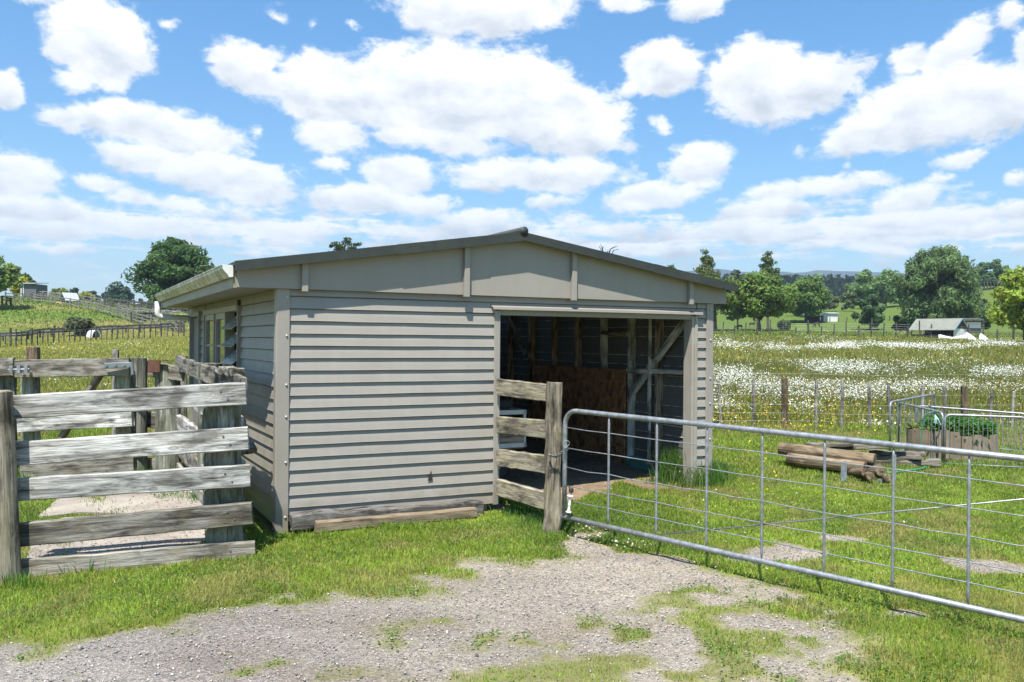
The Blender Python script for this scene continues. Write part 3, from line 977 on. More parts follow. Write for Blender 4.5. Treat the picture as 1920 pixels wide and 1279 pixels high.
    for a, b in ((-.41, RX), (RX, 5.04)):
        t.prism([(a, roof_z(a) + .004), (b, roof_z(b) + .004), (b, roof_z(b) - .082), (a, roof_z(a) - .078)], -.178, -.1685)
    for xx in (1.02, 3.9):
        t.prism([(xx, roof_z(xx) + .006), (xx + .9, roof_z(xx + .9) + .006), (xx + .9, roof_z(xx + .9) - .086), (xx, roof_z(xx) - .086)], -.181, -.1782)
    t.build('barge_trim', M['roof'], rf)
    MB().tube([(RX, -.185, roof_z(RX) + .012), (RX, SD + .1, roof_z(RX) + .012)], .045, 12).build('ridge_cap', M['roof'], rf, None, True)
    for xs_, ys_ in ((3.62, .1), (3.72, .22)):
        pass
    # eave: fascia, gutter, downpipe
    ez = roof_z(-.38)
    MB().box(-.40, -.372, -.044, SD + .05, WT - .012, ez - .045).build('fascia', M['shed_moss'], root)
    g = [(-.405, ez - .05), (-.405, ez - .128), (-.438, ez - .132), (-.444, ez - .122), (-.452, ez - .108), (-.470, ez - .090), (-.486, ez - .070), (-.492, ez - .056), (-.492, ez - .036), (-.499, ez - .032), (-.499, ez - .026), (-.478, ez - .026), (-.478, ez - .05), (-.45, ez - .085), (-.42, ez - .105), (-.415, ez - .05)]
    gt = MB().prism(g, -.06, SD + .02).build('gutter', M['gutter'], root)
    MB().prism(g[:11] + [(-.405, ez - .028)], -.066, -.061).build('gutter_end', M['whitep'], gt)
    yp = SD - .12
    dp = [(-.46, yp, ez - .13), (-.46, yp, ez - .27)]
    for k in range(5):
        a = k / 4 * math.pi / 2
        dp.append((-.40 - .06 * math.cos(a), yp, ez - .29 - .06 * math.sin(a)))
    dp += [(-.05, yp, ez - .36), (-.03, yp, ez - .37)]
    MB().tube(dp, .042, 12).build('downpipe', M['pipe'], gt, None, True)
    # windows in the side wall: three sashes, the nearest with louvres
    y0s = [1.80, 2.62, 3.44]
    win = MB().box(-.05, .06, 1.76, 1.80, .93, 2.06).box(-.045, .06, 4.22, 4.26, .93, 2.06).box(-.055, .06, 1.80, 4.22, 2.0, 2.058).box(-.08, .06, 1.74, 4.28, .90, .95)
    win.box(-.045, .06, 2.57, 2.625, .95, 2.0).box(-.045, .06, 3.39, 3.445, .95, 2.0)
    wf = win.build('window', M['shed_moss'], root)
    for a, b in ((2.625, 3.39), (3.445, 4.22)):
        s = MB().box(-.03, .02, a, a + .07, .95, 2.0).box(-.03, .02, b - .07, b, .95, 2.0).box(-.03, .02, a + .07, b - .07, 1.93, 2.0).box(-.03, .02, a + .07, b - .07, .95, 1.04)
        s.box(-.02, .012, a + .07, b - .07, 1.30, 1.325).box(-.02, .012, a + .07, b - .07, 1.60, 1.625)
        s.build('sash', M['shed'], wf)
        MB().box(-.006, -.002, a + .07, b - .07, 1.04, 1.93).build('pane', M['glass'], wf)
    for k in range(5):
        z = 1.03 + k * .19
        Mx = Matrix.Translation((-.01, 0, z + .09)) @ Matrix.Rotation(R(48), 4, 'Y')
        MB().box(-.004, .004, 1.83, 2.56, -.115, .115, Mx).build('louvre_blade', M['louvre'], wf)
    MB().box(-.05, -.02, 1.752, 1.80, 2.05, 2.11).build('window_flashing', M['roof'], wf)
    # side door
    d = MB().box(-.05, .06, 4.70, 4.755, .05, 2.07).box(-.05, .06, 5.565, 5.62, .05, 2.07).box(-.05, .06, 4.755, 5.565, 2.0, 2.065)
    df = d.build('door_frame', M['shed_low'], root)
    MB().box(.0, .035, 4.76, 5.56, .06, 1.995, None, .004).build('door', paint('brown grey door', (.20, .185, .165), .6), df)
    # wide doorway: casings, deep jambs, head flashing
    jl = MB().box(2.085, 2.150, -.030, .10, .09, 2.0, None, .004).build('door_jamb', M['shed'], root)
    jr = MB().box(4.566, 4.602, -.032, -.002, .14, 2.0, None, .003).box(4.530, 4.566, -.02, .13, .08, 2.0, None, .004).build('door_jamb', paint('worn jamb paint', (.36, .335, .29), .6, (.55, .48, .4), .45), root)
    h = MB().box(2.150, 4.530, -.010, .10, 1.955, 2.025, None, .003)
    h.build('door_head', M['shed'], root)
    h = MB().prism([(-.070, 2.022), (-.012, 2.040), (-.012, 2.052), (-.072, 2.034), (-.074, 2.008), (-.070, 2.008)], 2.05, 4.64, 'x')
    h.build('head_flashing', M['shed'], root)
    # framing seen through the doorway, on the right-hand wall
    for y, z0, z1, mt in ((.83, .20, WT, 'stud_brown'), (1.40, .22, WT, 'stud_white'), (2.04, .2, WT, 'stud_white'), (2.70, .2, WT, 'stud_brown'), (3.36, .2, WT, 'stud_brown'), (4.05, .2, WT, 'stud_brown'), (4.76, .2, WT, 'stud_brown'), (5.35, .2, WT, 'stud_brown')):
        xw = SW - .075
        rail('stud', shed_world(xw, y, z0), shed_world(xw, y, z1), .055, .10, M[mt], root, (ca, sa, 0) if False else (-sa, ca, 0), .002, 5)
    rail('stud', shed_world(SW - .14, .93, .22), shed_world(SW - .14, .93, WT), .04, .03, M['stud_white'], root, (-sa, ca, 0), .002, 5)
    rail('brace', shed_world(SW - .13, .12, WT - .06), shed_world(SW - .13, 1.26, 1.10), .095, .03, M['stud_white'], root, (0, 0, 1), .002, 5)
    rail('nog', shed_world(SW - .10, .1, 1.36), shed_world(SW - .10, 1.42, 1.34), .055, .09, M['stud_white'], root, (0, 0, 1), .002, 5)
    rail('nog', shed_world(SW - .10, 1.43, 1.80), shed_world(SW - .10, 2.02, 1.82), .05, .09, M['stud_brown'], root, (0, 0, 1), .002, 5)
    rail('nog', shed_world(SW - .10, 1.43, 2.03), shed_world(SW - .10, 2.02, 2.03), .05, .09, M['stud_brown'], root, (0, 0, 1), .002, 5)
    rail('brace', shed_world(SW - .15, 4.1, 1.5), shed_world(SW - .15, 4.7, 2.1), .09, .03, M['stud_brown'], root, (0, 0, 1), .002, 5)
    MB().box(SW - .12, SW - .02, .15, 1.55, .12, .27, None, .006).build('base_board', M['aqua'], root)
    MB().box(SW - .30, SW - .13, .22, .42, .08, .24, None, .015).build('foundation_block', M['concrete'], root)
    Mx = Matrix.Translation(shed_world(SW - .155, 1.42, .13)) @ Matrix.Rotation(SHA, 4, 'Z')
    mb = MB().box(-.009, .009, 0, 2.45, 0, 1.22)
    o = mb.build('plywood_panel', M['ply'], root, Mx)
    # hook on the jamb
    hk = [(4.66, .24, 1.07), (4.66, .26, 1.03), (4.655, .27, 1.0), (4.66, .25, .975), (4.66, .23, .985)]
    MB().tube(hk, .008, 6).build('hook', M['rust'], root)
    lt = MB().tube([(SW + .03, .02, .80), (SW + .07, .0, .80), (SW + .11, -.01, .805)], [.02, .016, .012], 8)
    lt.box(SW + .034, SW + .045, -.02, .04, .76, .84)
    lt.build('latch', M['black'], root)
    # timber base under the wall
    MB().box(.04, 2.04, .02, .08, -.08, .10).build('base_plate', M['beam'], root)
    MB().box(4.6, SW - .02, .02, .08, -.05, .13).build('base_plate', M['beam'], root)
build_shed()

def build_shed_things():
    # beams lying along the foot of the wall
    o = rail('timber_beam', shed_world(.10, -.085, .105), shed_world(1.93, -.085, .085), .145, .13, M['beam'], None, (0, 0, 1), .009, 16, 5)
    tag(o, 'dark rotting log beam lying against the foot of the shed wall', 'timber beam')
    o = rail('timber_beam', shed_world(.28, -.215, .070), shed_world(1.80, -.225, .075), .095, .09, M['pine'], None, (0, 0, 1), .002, 8, 6)
    tag(o, 'pale brown squared beam on the grass in front of the dark log beam', 'timber beam')
    # small trailer parked just inside the doorway on the left
    root = empty('trailer', shed_world(2.55, 1.25, .06), SHA, 'small steel framed trailer with black tyre inside the shed doorway', 'trailer')
    k = MB()
    for z in (.82, .44):
        k.box(-.35, .56, -.05, -.02, z - .025, z + .025).box(.53, .56, -.05, .9, z - .025, z + .025).box(-.35, .56, .87, .9, z - .025, z + .025)
    k.box(.525, .555, -.045, -.015, .44, .84).box(.525, .555, .87, .9, .44, .84)
    k.build('frame', M['whitep'], root)
    MB().box(-.34, .525, -.03, .86, .40, .43).box(-.34, .53, -.045, -.025, .47, .70).build('tray', M['stud_brown'], root)
    w = MB()
    prof = [(.09, .05), (.17, .062), (.20, .05), (.205, .02), (.205, -.02), (.20, -.05), (.17, -.062), (.09, -.05)]
    n = 28
    v, f = [], []
    for i in range(n):
        t = 2 * math.pi * i / n
        kk = 1 + (.025 if i % 2 else 0)
        for (rr, yy) in prof:
            q = rr * (kk if rr > .19 else 1)
            v.append((q * math.cos(t), yy, q * math.sin(t)))
    for i in range(n):
        for j in range(len(prof)):
            j2 = (j + 1) % len(prof); i2 = (i + 1) % n
            f.append((i * 8 + j, i2 * 8 + j, i2 * 8 + j2, i * 8 + j2))
    wh = w.add(v, f, Matrix.Translation((.16, .02, .235))).build('wheel', M['black'], root)
    MB().tube([(.16, -.03, .235), (.16, .07, .235)], .095, 16).build('rim', M['galv'], wh)
    MB().tube([(.1, .2, .235), (.35, .2, .235)], .02, 8).tube([(.2, .1, .25), (.2, .1, .42)], .02, 8).build('axle', M['galv'], root)
    # dark tool box lying on it
    b = MB().box(-.12, .12, -.07, .07, 0, .10, None, .015).tube([(-.06, 0, .10), (-.06, 0, .14), (.06, 0, .14), (.06, 0, .10)], .008, 6)
    o = b.build('toolbox', M['black'], None, Matrix.Translation(shed_world(2.92, 1.5, .906)) @ Matrix.Rotation(.6, 4, 'Z'))
    tag(o, 'small black toolbox with handle sitting on the trailer frame', 'toolbox')
build_shed_things()

# ------------------------------------------------------------------ stock yard on the left
def build_yard():
    # near panel: five boards between a round post and a squared post
    root = empty('yard_fence', at(20, 1100, 6.5), 0, 'near panel of five weathered grey boards on thick posts beside the shed', 'yard fence', 'stock yard fence panels')
    YL, YR = 6.58, 6.88
    rows = [(742, 782, 717, 760), (0, 0, 0, 0)]
    # (centre y, half height) at the left (x=12..35) and right ends
    cs = [(8, 763, 462, 738), (20, 850, 466, 822), (27, 917, 469, 892), (33, 1003, 473, 962), (36, 1071, 479, 1035)]
    hs = [.178, .178, .172, .175, .175]
    for i, ((xa, ya, xb, yb), h) in enumerate(zip(cs, hs)):
        a, b = at(xa - 26, ya + 3, YL - .01 * i), at(xb, yb, YR)
        mt = M['rail_grey'] if i < 3 else M['rail_dark']
        o = rail('rail', a, b, h, .055, mt, root, (0, 0, 1), .0022, 14, 40 + i)
        if i >= 3: o['label'] = 'darker brown stained lower board'
        for (t, dz) in ((.90, .03), (.93, -.035)):
            p = a.lerp(b, t) + Vector((0, -.028, dz))
            MB().tube([p + Vector((0, .006, 0)), p + Vector((0, -.006, 0))], .008, 6).build('bolt', M['nail'], o, Matrix.Identity(4))
    b = at(12, 1108, 6.46); t = at(3, 735, 6.42)
    round_post('post', b + Vector((-.02, 0, -.12)), t + Vector((-.03, 0, 0)), .125, M['post_brown'], root, .80, 22, 12, .03, 3)
    # squared tapered post
    pb = at(421, 1012, 6.99) + Vector((0, 0, -.1)); pt = at(414, 735, 6.99)
    rail('post', pb, pt, .27, .13, M['post_green'], root, (-1, .05, 0), .006, 10, 8)
    # side panel running back along the shed
    root = empty('yard_fence', at(435, 1000, 7.1), 0, 'side panel of grey boards running back between yard and shed wall', 'yard fence', 'stock yard fence panels')
    A, Bq = Vector((-2.17, 7.02, 0)), Vector((-4.22, 10.95, 0))
    g = [(1.325, 1.40, .17), (1.0, 1.04, .17), (.66, .69, .17), (.34, .36, .17), (.06, .10, .17)]
    for i, (za, zb, h) in enumerate(g):
        rail('rail', A + Vector((0, .08, za - .02)), Bq + Vector((.08, -.05, zb)), h, .055, M['rail_dark'] if i in (0, 3, 4) else M['rail_grey'], root, (0, 0, 1), .006, 16, 60 + i)
    round_post('post', at(316, 890, 10.75) + Vector((0, 0, -.1)), at(315, 686, 10.75), .150, M['post_green'], root, .95, 20, 8, .02, 4)
    m1 = A.lerp(Bq, .52)
    round_post('post', Vector((m1.x + .13, m1.y, -.2)), Vector((m1.x + .13, m1.y, 1.44)), .12, M['post_green'], root, .95, 18, 8, .03, 5)
    rail('rail', Vector((-2.30, 7.35, 1.42)), Vector((-2.72, 8.15, 1.40)), .05, .13, M['rail_dark'], root, (0, 0, 1), .012, 8, 91)
    rail('brace', Vector((-2.25, 7.5, .75)), Vector((-2.62, 8.2, .95)), .06, .14, M['rail_dark'], root, (0, 0, 1), .01, 6, 92)
    # back panel right of the gate
    root = empty('yard_fence', at(285, 880, 11.2), 0, 'short back panel of boards between the gate post and thick round post', 'yard fence', 'stock yard fence panels')
    for i, (y0, y1) in enumerate(((686, 700), (785, 792), (872, 880))):
        rail('rail', at(262, y0, 11.0), at(318, y1, 10.9), .2, .05, M['rail_dark'], root, (0, 0, 1), .005, 6, 70 + i)
    rail('rail', at(280, 693, 10.7), at(345, 703, 10.6), .17, .05, M['rail_dark'], root, (0, 0, 1), .005, 6, 75)
    MB().box(-.075, .075, -.03, .0, -.07, .07, Matrix.Translation(at(290, 688, 10.58)), .006).box(-.075, .14, -.03, .05, .07, .078, Matrix.Translation(at(290, 688, 10.58))).build('bracket', M['rust'], root, Matrix.Identity(4))
    # timber gate
    hp = at(262, 872, 10.85)
    round_post_root = empty('gate_post', hp, 0, 'mossy round post carrying the strap hinge of the timber gate', 'post')
    round_post('post', hp + Vector((0, 0, -.15)), at(261, 672, 10.85), .098, M['post_green'], round_post_root, .95, 18, 8, .03, 6)
    root = empty('wooden_gate', at(245, 893, 10.6), 0, 'grey timber yard gate with steel strap hinge and sliding bolt', 'gate')
    for i, (xa, ya, xb, yb, h) in enumerate(((30, 692, 243, 688, .215), (34, 796, 249, 784, .20), (40, 884, 252, 872, .20))):
        rail('rail', at(xa, ya, 10.75), at(xb, yb, 10.55), h, .05, M['rail_dark'] if i != 1 else M['rail_grey'], root, (0, 0, 1), .0022, 12, 80 + i)
    rail('stile', at(233, 893, 10.66), at(230, 675, 10.66), .19, .05, M['post_green'], root, (1, 0, 0), .004, 8, 84)
    rail('stile', at(58, 900, 10.86), at(56, 690, 10.86), .22, .05, M['post_green'], root, (1, 0, 0), .004, 8, 85)
    rail('brace', at(108, 835, 10.78), at(188, 702, 10.72), .15, .045, M['rail_dark'], root, (0, 1, 0), .004, 8, 86)
    st = MB(); p0, p1 = at(195, 686, 10.50), at(249, 684, 10.48)
    st.box(0, (p1 - p0).length, -.008, .008, -.035, .03, frame(p0, p1), .006)
    for t in (.1, .42, .72):
        q = p0.lerp(p1, t); st.tube([q, q + Vector((0, -.02, 0))], .018, 8)
    st.tube([p1 + Vector((-.01, 0, .03)), p1 + Vector((0, 0, -.12))], .02, 8)
    st.build('hinge', flat('blue grey steel', (.19, .22, .23), .5, .4, .2), root, Matrix.Identity(4))
    bl = MB(); p0 = at(16, 694, 10.62); p1 = at(56, 693, 10.62)
    bl.tube([p0, p1], .016, 8)
    for t in (.15, .5, .85):
        q = p0.lerp(p1, t); bl.box(-.02, .02, -.02, .03, -.04, .05, Matrix.Translation(q))
    bl.build('bolt', M['galv'], root, Matrix.Identity(4))
    # gate beyond the frame edge on the far left
    root = empty('wooden_gate', at(0, 900, 10.8), 0, 'dark timber gate end cut off by the left edge of the photo', 'gate')
    for i, (ya, yb, h) in enumerate(((691, 688, .215), (797, 794, .2), (888, 884, .2))):
        rail('rail', at(-160, ya + 4, 10.9), at(26, yb, 10.82), h, .05, M['rail_dark'], root, (0, 0, 1), .0022, 8, 95 + i)
    rail('stile', at(14, 905, 10.93), at(14, 676, 10.93), .22, .06, M['post_green'], root, (1, 0, 0), .004, 8, 99)
    rail('stile', at(-120, 905, 10.98), at(-120, 676, 10.98), .22, .06, M['post_green'], root, (1, 0, 0), .004, 8, 98)
    # posts standing alone in the paddock behind
    for (px, pb_, pt_, Y, r, lab, mt) in ((62, 860, 652, 11.6, .085, 'short rusty brown round post behind the timber gate', 'post_rust'), (217, 800, 656, 13.6, .05, 'thin grey post behind the gate hinge', 'post_thin'), (344, 800, 668, 13.9, .06, 'thin grey post near the far corner of the shed', 'post_thin')):
        o = round_post('fence_post', at(px, pb_, Y) + Vector((0, 0, -.3)), at(px, pt_, Y), r, M[mt], None, .97, 12, 5, .03)
        tag(o, lab, 'post')
    # plank lying in the yard
    rail_o = rail('plank', at(30, 885, 11.6) , at(240, 868, 11.4), .18, .05, M['rail_dark'], None, (0, 0, 1), .004, 8, 110)
    tag(rail_o, 'low weathered kickboard standing on edge behind the timber gate', 'plank')
build_yard()

def build_slab():
    # broken concrete in the yard: two slabs with ragged edges, laid on the soil
    for k, (pts, name) in enumerate((([(50, 1052), (60, 985), (120, 958), (230, 962), (390, 985), (425, 1008), (300, 1036), (120, 1052)], 'concrete_slab'), ([(75, 955), (110, 925), (190, 905), (370, 930), (400, 965), (250, 962), (150, 950)], 'concrete_slab'), ([(205, 955), (230, 925), (385, 912), (425, 935), (432, 1000), (395, 985)], 'concrete_slab'))):
        w = []
        n = len(pts)
        for i in range(n):
            a, b = W0(*pts[i]), W0(*pts[(i + 1) % n])
            for j in range(6):
                t = j / 6
                w.append((a[0] + (b[0] - a[0]) * t + rng.normal(0, .012), a[1] + (b[1] - a[1]) * t + rng.normal(0, .012)))
        cx, cy = np.mean([p[0] for p in w]), np.mean([p[1] for p in w])
        mb = MB()
        v, f = [], []
        m = len(w)
        for r_ in (0, .5, .8, 1.0):
            for p in w:
                x, y = cx + (p[0] - cx) * r_, cy + (p[1] - cy) * r_
                v.append((x, y, float(ground_z(x, y)) + .035 + .004 * k + (.012 if r_ < 1 else .0)))
        for p in w: v.append((p[0], p[1], float(ground_z(p[0], p[1])) - .05))
        for q in range(4):
            for i in range(m):
                j = (i + 1) % m
                f.append((q * m + i, q * m + j, (q + 1) * m + j, (q + 1) * m + i))
        o = mb.add(v, f).build(name, M['concrete'], None)
        tag(o, kind='structure')
build_slab()

# ------------------------------------------------------------------ rails and gate in front of the doorway
def build_gate():
    root = empty('rail_fence', at(1040, 1005, 7.7), 0, 'four lichen spotted boards joining the doorway jamb to a rough post', 'rail fence')
    pw = at(1035, 1005, 7.72)
    rows = [(726, 738, .15), (800, 824, .165), (868, 900, .155), (914, 940, .15)]
    rows = [(726, 738, .16), (797, 806, .165), (858, 872, .165), (914, 942, .165)]
    for i, (ya, yb, h) in enumerate(rows):
        a, b = at(935, ya, 8.62), at(1031, yb, 7.86)
        rail('rail', a, b, h, .05, M['rail_lichen'], root, (0, 0, 1), .0022, 10, 120 + i)
    rail('post', at(1034, 1018, 7.72) + Vector((0, 0, -.1)), at(1040, 718, 7.72), .14, .125, M['post_brown'], root, (1, 0, 0), .007, 14, 9)
    A = at(1058, 970, 7.64); T = at(1058, 770, 7.64)
    Bx = Vector((2.96, 5.09, .115))
    d = Bx - Vector((A.x, A.y, A.z)); d.z *= 1; L0 = d.length; d.normalize()
    ztop = lambda s: .93
    root = empty('farm_gate', A, 0, 'long galvanised tube farm gate with wires standing across the lawn', 'gate')
    r = .0205
    length = 4.25
    pb0 = Vector(A)
    top0 = pb0 + Vector((0, 0, .93))
    fr_ = MB()
    pts = [pb0 + Vector((0, 0, 0)), pb0 + Vector((0, 0, .45)), pb0 + Vector((0, 0, .80))]
    rc = .13
    for k in range(1, 9):
        a = k / 8 * math.pi / 2
        pts.append(pb0 + Vector((0, 0, .80 + rc * math.sin(a))) + d * (rc * (1 - math.cos(a))))
    pts.append(pb0 + Vector((0, 0, .93)) + d * 1.5); pts.append(pb0 + Vector((0, 0, .93)) + d * 3.0); pts.append(pb0 + Vector((0, 0, .93)) + d * length)
    fr_.tube(pts, r, 14)
    fr_.tube([pb0 - d * .028, pb0 + d * 1.2, pb0 + d * 2.6, pb0 + d * length], r, 14)
    fr_.tube([pb0 + d * length + Vector((0, 0, 0)), pb0 + d * length + Vector((0, 0, .93))], r, 12)
    fr_.build('frame', M['galv'], root, None if False else Matrix.Identity(4), True)
    # uprights at the photographed places along the gate
    ss = []
    for px in (1141, 1231, 1325, 1429, 1546, 1675, 1817):
        u = uv(px, 900)[0]
        s = (u * A.y - A.x) / (d.x - u * d.y)
        ss.append(s)
    ss.append(ss[-1] + .47); ss.append(ss[-1] + .47)
    for s in ss:
        if s > length - .1: continue
        p = pb0 + d * s
        q = MB().tube([p + Vector((0, 0, .01)), p + Vector((0, 0, .07)), p + Vector((0, 0, .86)), p + Vector((0, 0, .92))], [.005, .0102, .0102, .005], 8)
        q.build('upright', M['galv'], root, Matrix.Identity(4), True)
    for i, z in enumerate((.775, .60, .43, .275, .15)):
        w = []
        prev = 0
        stops = [0.02] + [s for s in ss if s < length] + [length]
        for a, b in zip(stops[:-1], stops[1:]):
            w.append(pb0 + d * a + Vector((0, 0, z + rng.normal(0, .0035))))
            w.append(pb0 + d * (a + b) / 2 + Vector((0, 0, z - (.007 if i in (2,) else .002))))
        w.append(pb0 + d * length + Vector((0, 0, z)))
        MB().tube(w, .0040, 6).build('wire', M['galv'], root, Matrix.Identity(4), True)
    s1 = ss[1]
    MB().tube([pb0 + d * (s1 + .05) + Vector((0, .012, .03)), pb0 + d * length + Vector((0, .012, .87))], .0055, 6).build('stay', M['galv'], root, Matrix.Identity(4), True)
    # chain latch
    ch = MB()
    p0 = at(1030, 852, 7.60); p1 = at(1062, 838, 7.60)
    n = 11
    for i in range(n):
        t = (i + .5) / n
        c = p0.lerp(p1, t) + Vector((0, -.02, -.035 * math.sin(math.pi * t)))
        ring = []
        for k in range(9):
            a = 2 * math.pi * k / 8
            o_ = Vector((math.cos(a) * .013, 0, math.sin(a) * .007)) if i % 2 else Vector((math.cos(a) * .013, math.sin(a) * .007, 0))
            ring.append(c + o_)
        ch.tube(ring, .0025, 5, False)
    for (cx, cy, rr) in ((1063, 832, .022), (1061, 842, .02)):
        c = at(cx, cy, 7.59)
        ch.tube([c + Vector((math.cos(k * math.pi / 6) * rr, -.0, math.sin(k * math.pi / 6) * rr)) for k in range(13)], .004, 6, False)
    o = ch.build('chain', M['nail'], None); tag(o, 'short steel latch chain between the rough post and the farm gate', 'chain')
    c = at(1033, 853, 7.625)
    hk = MB().tube([c + Vector((-.02, 0, .01)), c + Vector((.0, -.03, -.005)), c + Vector((.05, -.035, -.02)), c + Vector((.055, -.03, -.005))], .008, 6)
    o = hk.build('hook', M['nail'], None); tag(o, 'dark bent gate hook fixed in the rough post', 'hook')
    # white insulated handle hanging on the lowest wires
    c = at(1071, 946, 7.56)
    ins = MB()
    prof = [(0, .022), (.006, .026), (.012, .024), (.016, .011), (.06, .010), (.065, .0125), (.075, .0125), (.08, .010), (.12, .0105), (.135, .011), (.14, .026), (.147, .028), (.152, .02)]
    tilt = Vector((.10, 0, 1)).normalized()
    b0 = at(1066, 962, 7.56)
    ins.tube([b0 + tilt * z for z, _ in prof], [q for _, q in prof], 14)
    o = ins.build('gate_insulator', M['white'], None, None, True); tag(o, 'white plastic spool shaped handle hanging on the farm gate', 'insulator')
    kb = at(1071, 920, 7.60)
    knob = MB().box(-.02, .02, -.02, .02, -.02, .02, Matrix.Translation(kb), .008).tube([kb, kb + Vector((-.02, 0, .03))], .006, 6).tube([kb, kb + Vector((0, 0, -.05))], .004, 6)
    o = knob.build('insulator_clip', M['black'], None); tag(o, 'black plastic clip on the farm gate wire above the white handle', 'clip')
build_gate()

# ------------------------------------------------------------------ wire fence, logs, planter, hurdles
def add_wires(root, pts, zs, r, mat, lift=0):
    for z in zs:
        MB().tube([p + Vector((0, 0, z)) for p in pts], r, 5).build('wire', mat, root, Matrix.Identity(4))

def build_right():
    root = empty('wire_fence', gp(1470, 832), 0, 'wire fence with thin grey battens along the daisy meadow', 'wire fence')
    spec = [(1352, 828, 714, 0, -.035), (1413, 836, 712, 0, .0), (1471, 832, 710, 1, 0), (1529, 830, 711, 0, .02), (1577, 826, 712, 0, .03), (1629, 822, 715, 0, .015), (1668, 825, 718, 0, -.02), (1728, 828, 723, 0, .02), (1770, 830, 723, 0, .01), (1808, 830, 725, 1, 0), (1854, 836, 730, 0, .05), (1895, 838, 735, 0, .05), (1950, 842, 738, 0, .0), (2010, 845, 742, 1, 0)]
    tops = []
    for (px, yb, yt, big, lean) in spec:
        Y = 14.4
        b = at(px, yb, Y); b.z = float(ground_z(b.x, Y)) - .1
        t = at(px, yt, Y); t.x += lean
        if big: round_post('post', b, t, .055, M['post_rust'], root, .96, 12, 5, .03)
        else: rail('batten', b, t, .045, .035, M['post_thin'], root, (1, 0, 0), .004, 4)
        tops.append(Vector((b.x, Y - .04, float(ground_z(b.x, Y)) + 1.02)))
    # runs on behind the shed as well
    for x in (2.0, 1.0, 0.0):
        b = Vector((3.3 - (2 - x) * .62, 14.45, .1)); t = Vector((b.x, 14.45, 1.3))
        rail('batten', b, t, .045, .035, M['post_thin'], root, (1, 0, 0), .004, 4)
        tops.insert(0, Vector((b.x, 14.41, 1.29)))
    for dz in (-.08, -.25, -.42, -.58, -.72, -.85):
        MB().tube([p + Vector((0, 0, dz)) for p in tops], .0013, 5).build('wire', M['wire'], root, Matrix.Identity(4))
    # log pile
    def log(pa, pb, Ya, Yb, r, lab, seed):
        o = round_post('log', at(pa[0], pa[1], Ya), at(pb[0], pb[1], Yb), r, M['log'], None, .97, 16, 8, .03, seed)
        tag(o, lab, 'log', 'posts and planks piled on the lawn')
    log((1462, 841), (1640, 863), 11.15, 10.45, .078, 'longest upper round log of the pile, split at its right end', 21)
    log((1478, 861), (1622, 878), 11.0, 10.38, .078, 'thick round log directly under the longest upper log', 22)
    log((1585, 892), (1650, 882), 10.9, 10.35, .070, 'short round log poking out at the right of the pile base', 23)
    log((1560, 884), (1621, 886), 10.9, 10.2, .048, 'thin dark log end at the very bottom left of the pile', 24)
    log((1600, 890), (1632, 893), 10.75, 10.1, .047, 'small dark log end at the bottom middle of the pile', 25)
    log((1640, 888), (1664, 897), 10.8, 10.12, .045, 'small dark log end at the bottom right of the pile', 26)
    def plank(pa, pb, Ya, Yb, h, t, lab, seed):
        o = rail('plank', at(pa[0], pa[1], Ya), at(pb[0], pb[1], Yb), h, t, M['plank'], None, (0, 0, 1), .006, 8, seed)
        tag(o, lab, 'plank', 'posts and planks piled on the lawn')
    plank((1511, 834), (1600, 834), 11.5, 11.3, .05, .12, 'short grey plank on top of the pile at the back left', 31)
    plank((1555, 839), (1700, 836), 11.55, 11.15, .06, .14, 'pointed grey plank lying across the top of the pile', 32)
    plank((1630, 848), (1735, 852), 11.5, 11.2, .055, .14, 'grey plank second from the top at the right of the pile', 33)
    plank((1630, 860), (1728, 858), 11.45, 11.1, .06, .14, 'grey plank in the middle at the right of the pile', 34)
    plank((1636, 870), (1762, 868), 11.3, 11.1, .075, .14, 'longest grey plank at the bottom right of the pile', 35)
    # little galvanised angle irons
    for (x0, y0, y1, lab, wd) in ((1582, 886, 866, 'short galvanised bracket upright left of the log ends', .07), (1676, 884, 853, 'taller galvanised bracket upright right of the log ends', .05)):
        b, t = at(x0, y0, 10.2), at(x0, y1, 10.2)
        b.z = float(ground_z(b.x, b.y)) - .02
        mb = MB().box(-wd / 2, wd / 2, -.004, .004, 0, t.z - b.z, Matrix.Translation(b)).box(wd / 2 - .006, wd / 2, .004, .06, 0, t.z - b.z, Matrix.Translation(b))
        if wd < .06: mb.box(-.19, -wd / 2, -.003, .003, .02, .07, Matrix.Translation(b))
        o = mb.build('steel_bracket', M['galv'], None); tag(o, lab, 'bracket')
    # planter of upright slabs with leafy plants
    c = at(1785, 862, 12.0)
    c.z = float(ground_z(c.x, c.y))
    root = empty('planter', c, 0, 'round planter of upright timber slabs filled with leafy green plants', 'planter')
    a_, b_ = .60, .40
    n = 26
    sl = MB()
    v = []
    for i in range(n):
        t0, t1 = 2 * math.pi * i / n, 2 * math.pi * (i + .94) / n
        h = .33 + .05 * math.sin(i * 2.3) * .3 + (.06 if math.cos(t0) < -.2 else 0)
        p = [(a_ * math.cos(t0), b_ * math.sin(t0)), (a_ * math.cos(t1), b_ * math.sin(t1)), (.93 * a_ * math.cos(t1), .93 * b_ * math.sin(t1)), (.93 * a_ * math.cos(t0), .93 * b_ * math.sin(t0))]
        sl.prism(p, -.05, h, 'z')
    sl.build('planter_wall', paint('planter boards', (.27, .215, .15), .85, (.4, .35, .3), .9), root, Matrix.Translation(c))
    MB().prism([(a_ * .93 * math.cos(2 * math.pi * i / 24), b_ * .93 * math.sin(2 * math.pi * i / 24)) for i in range(24)], 0, .29, 'z').build('soil', M['soil'], root, Matrix.Translation(c))
    V, Q, C = [], [], []
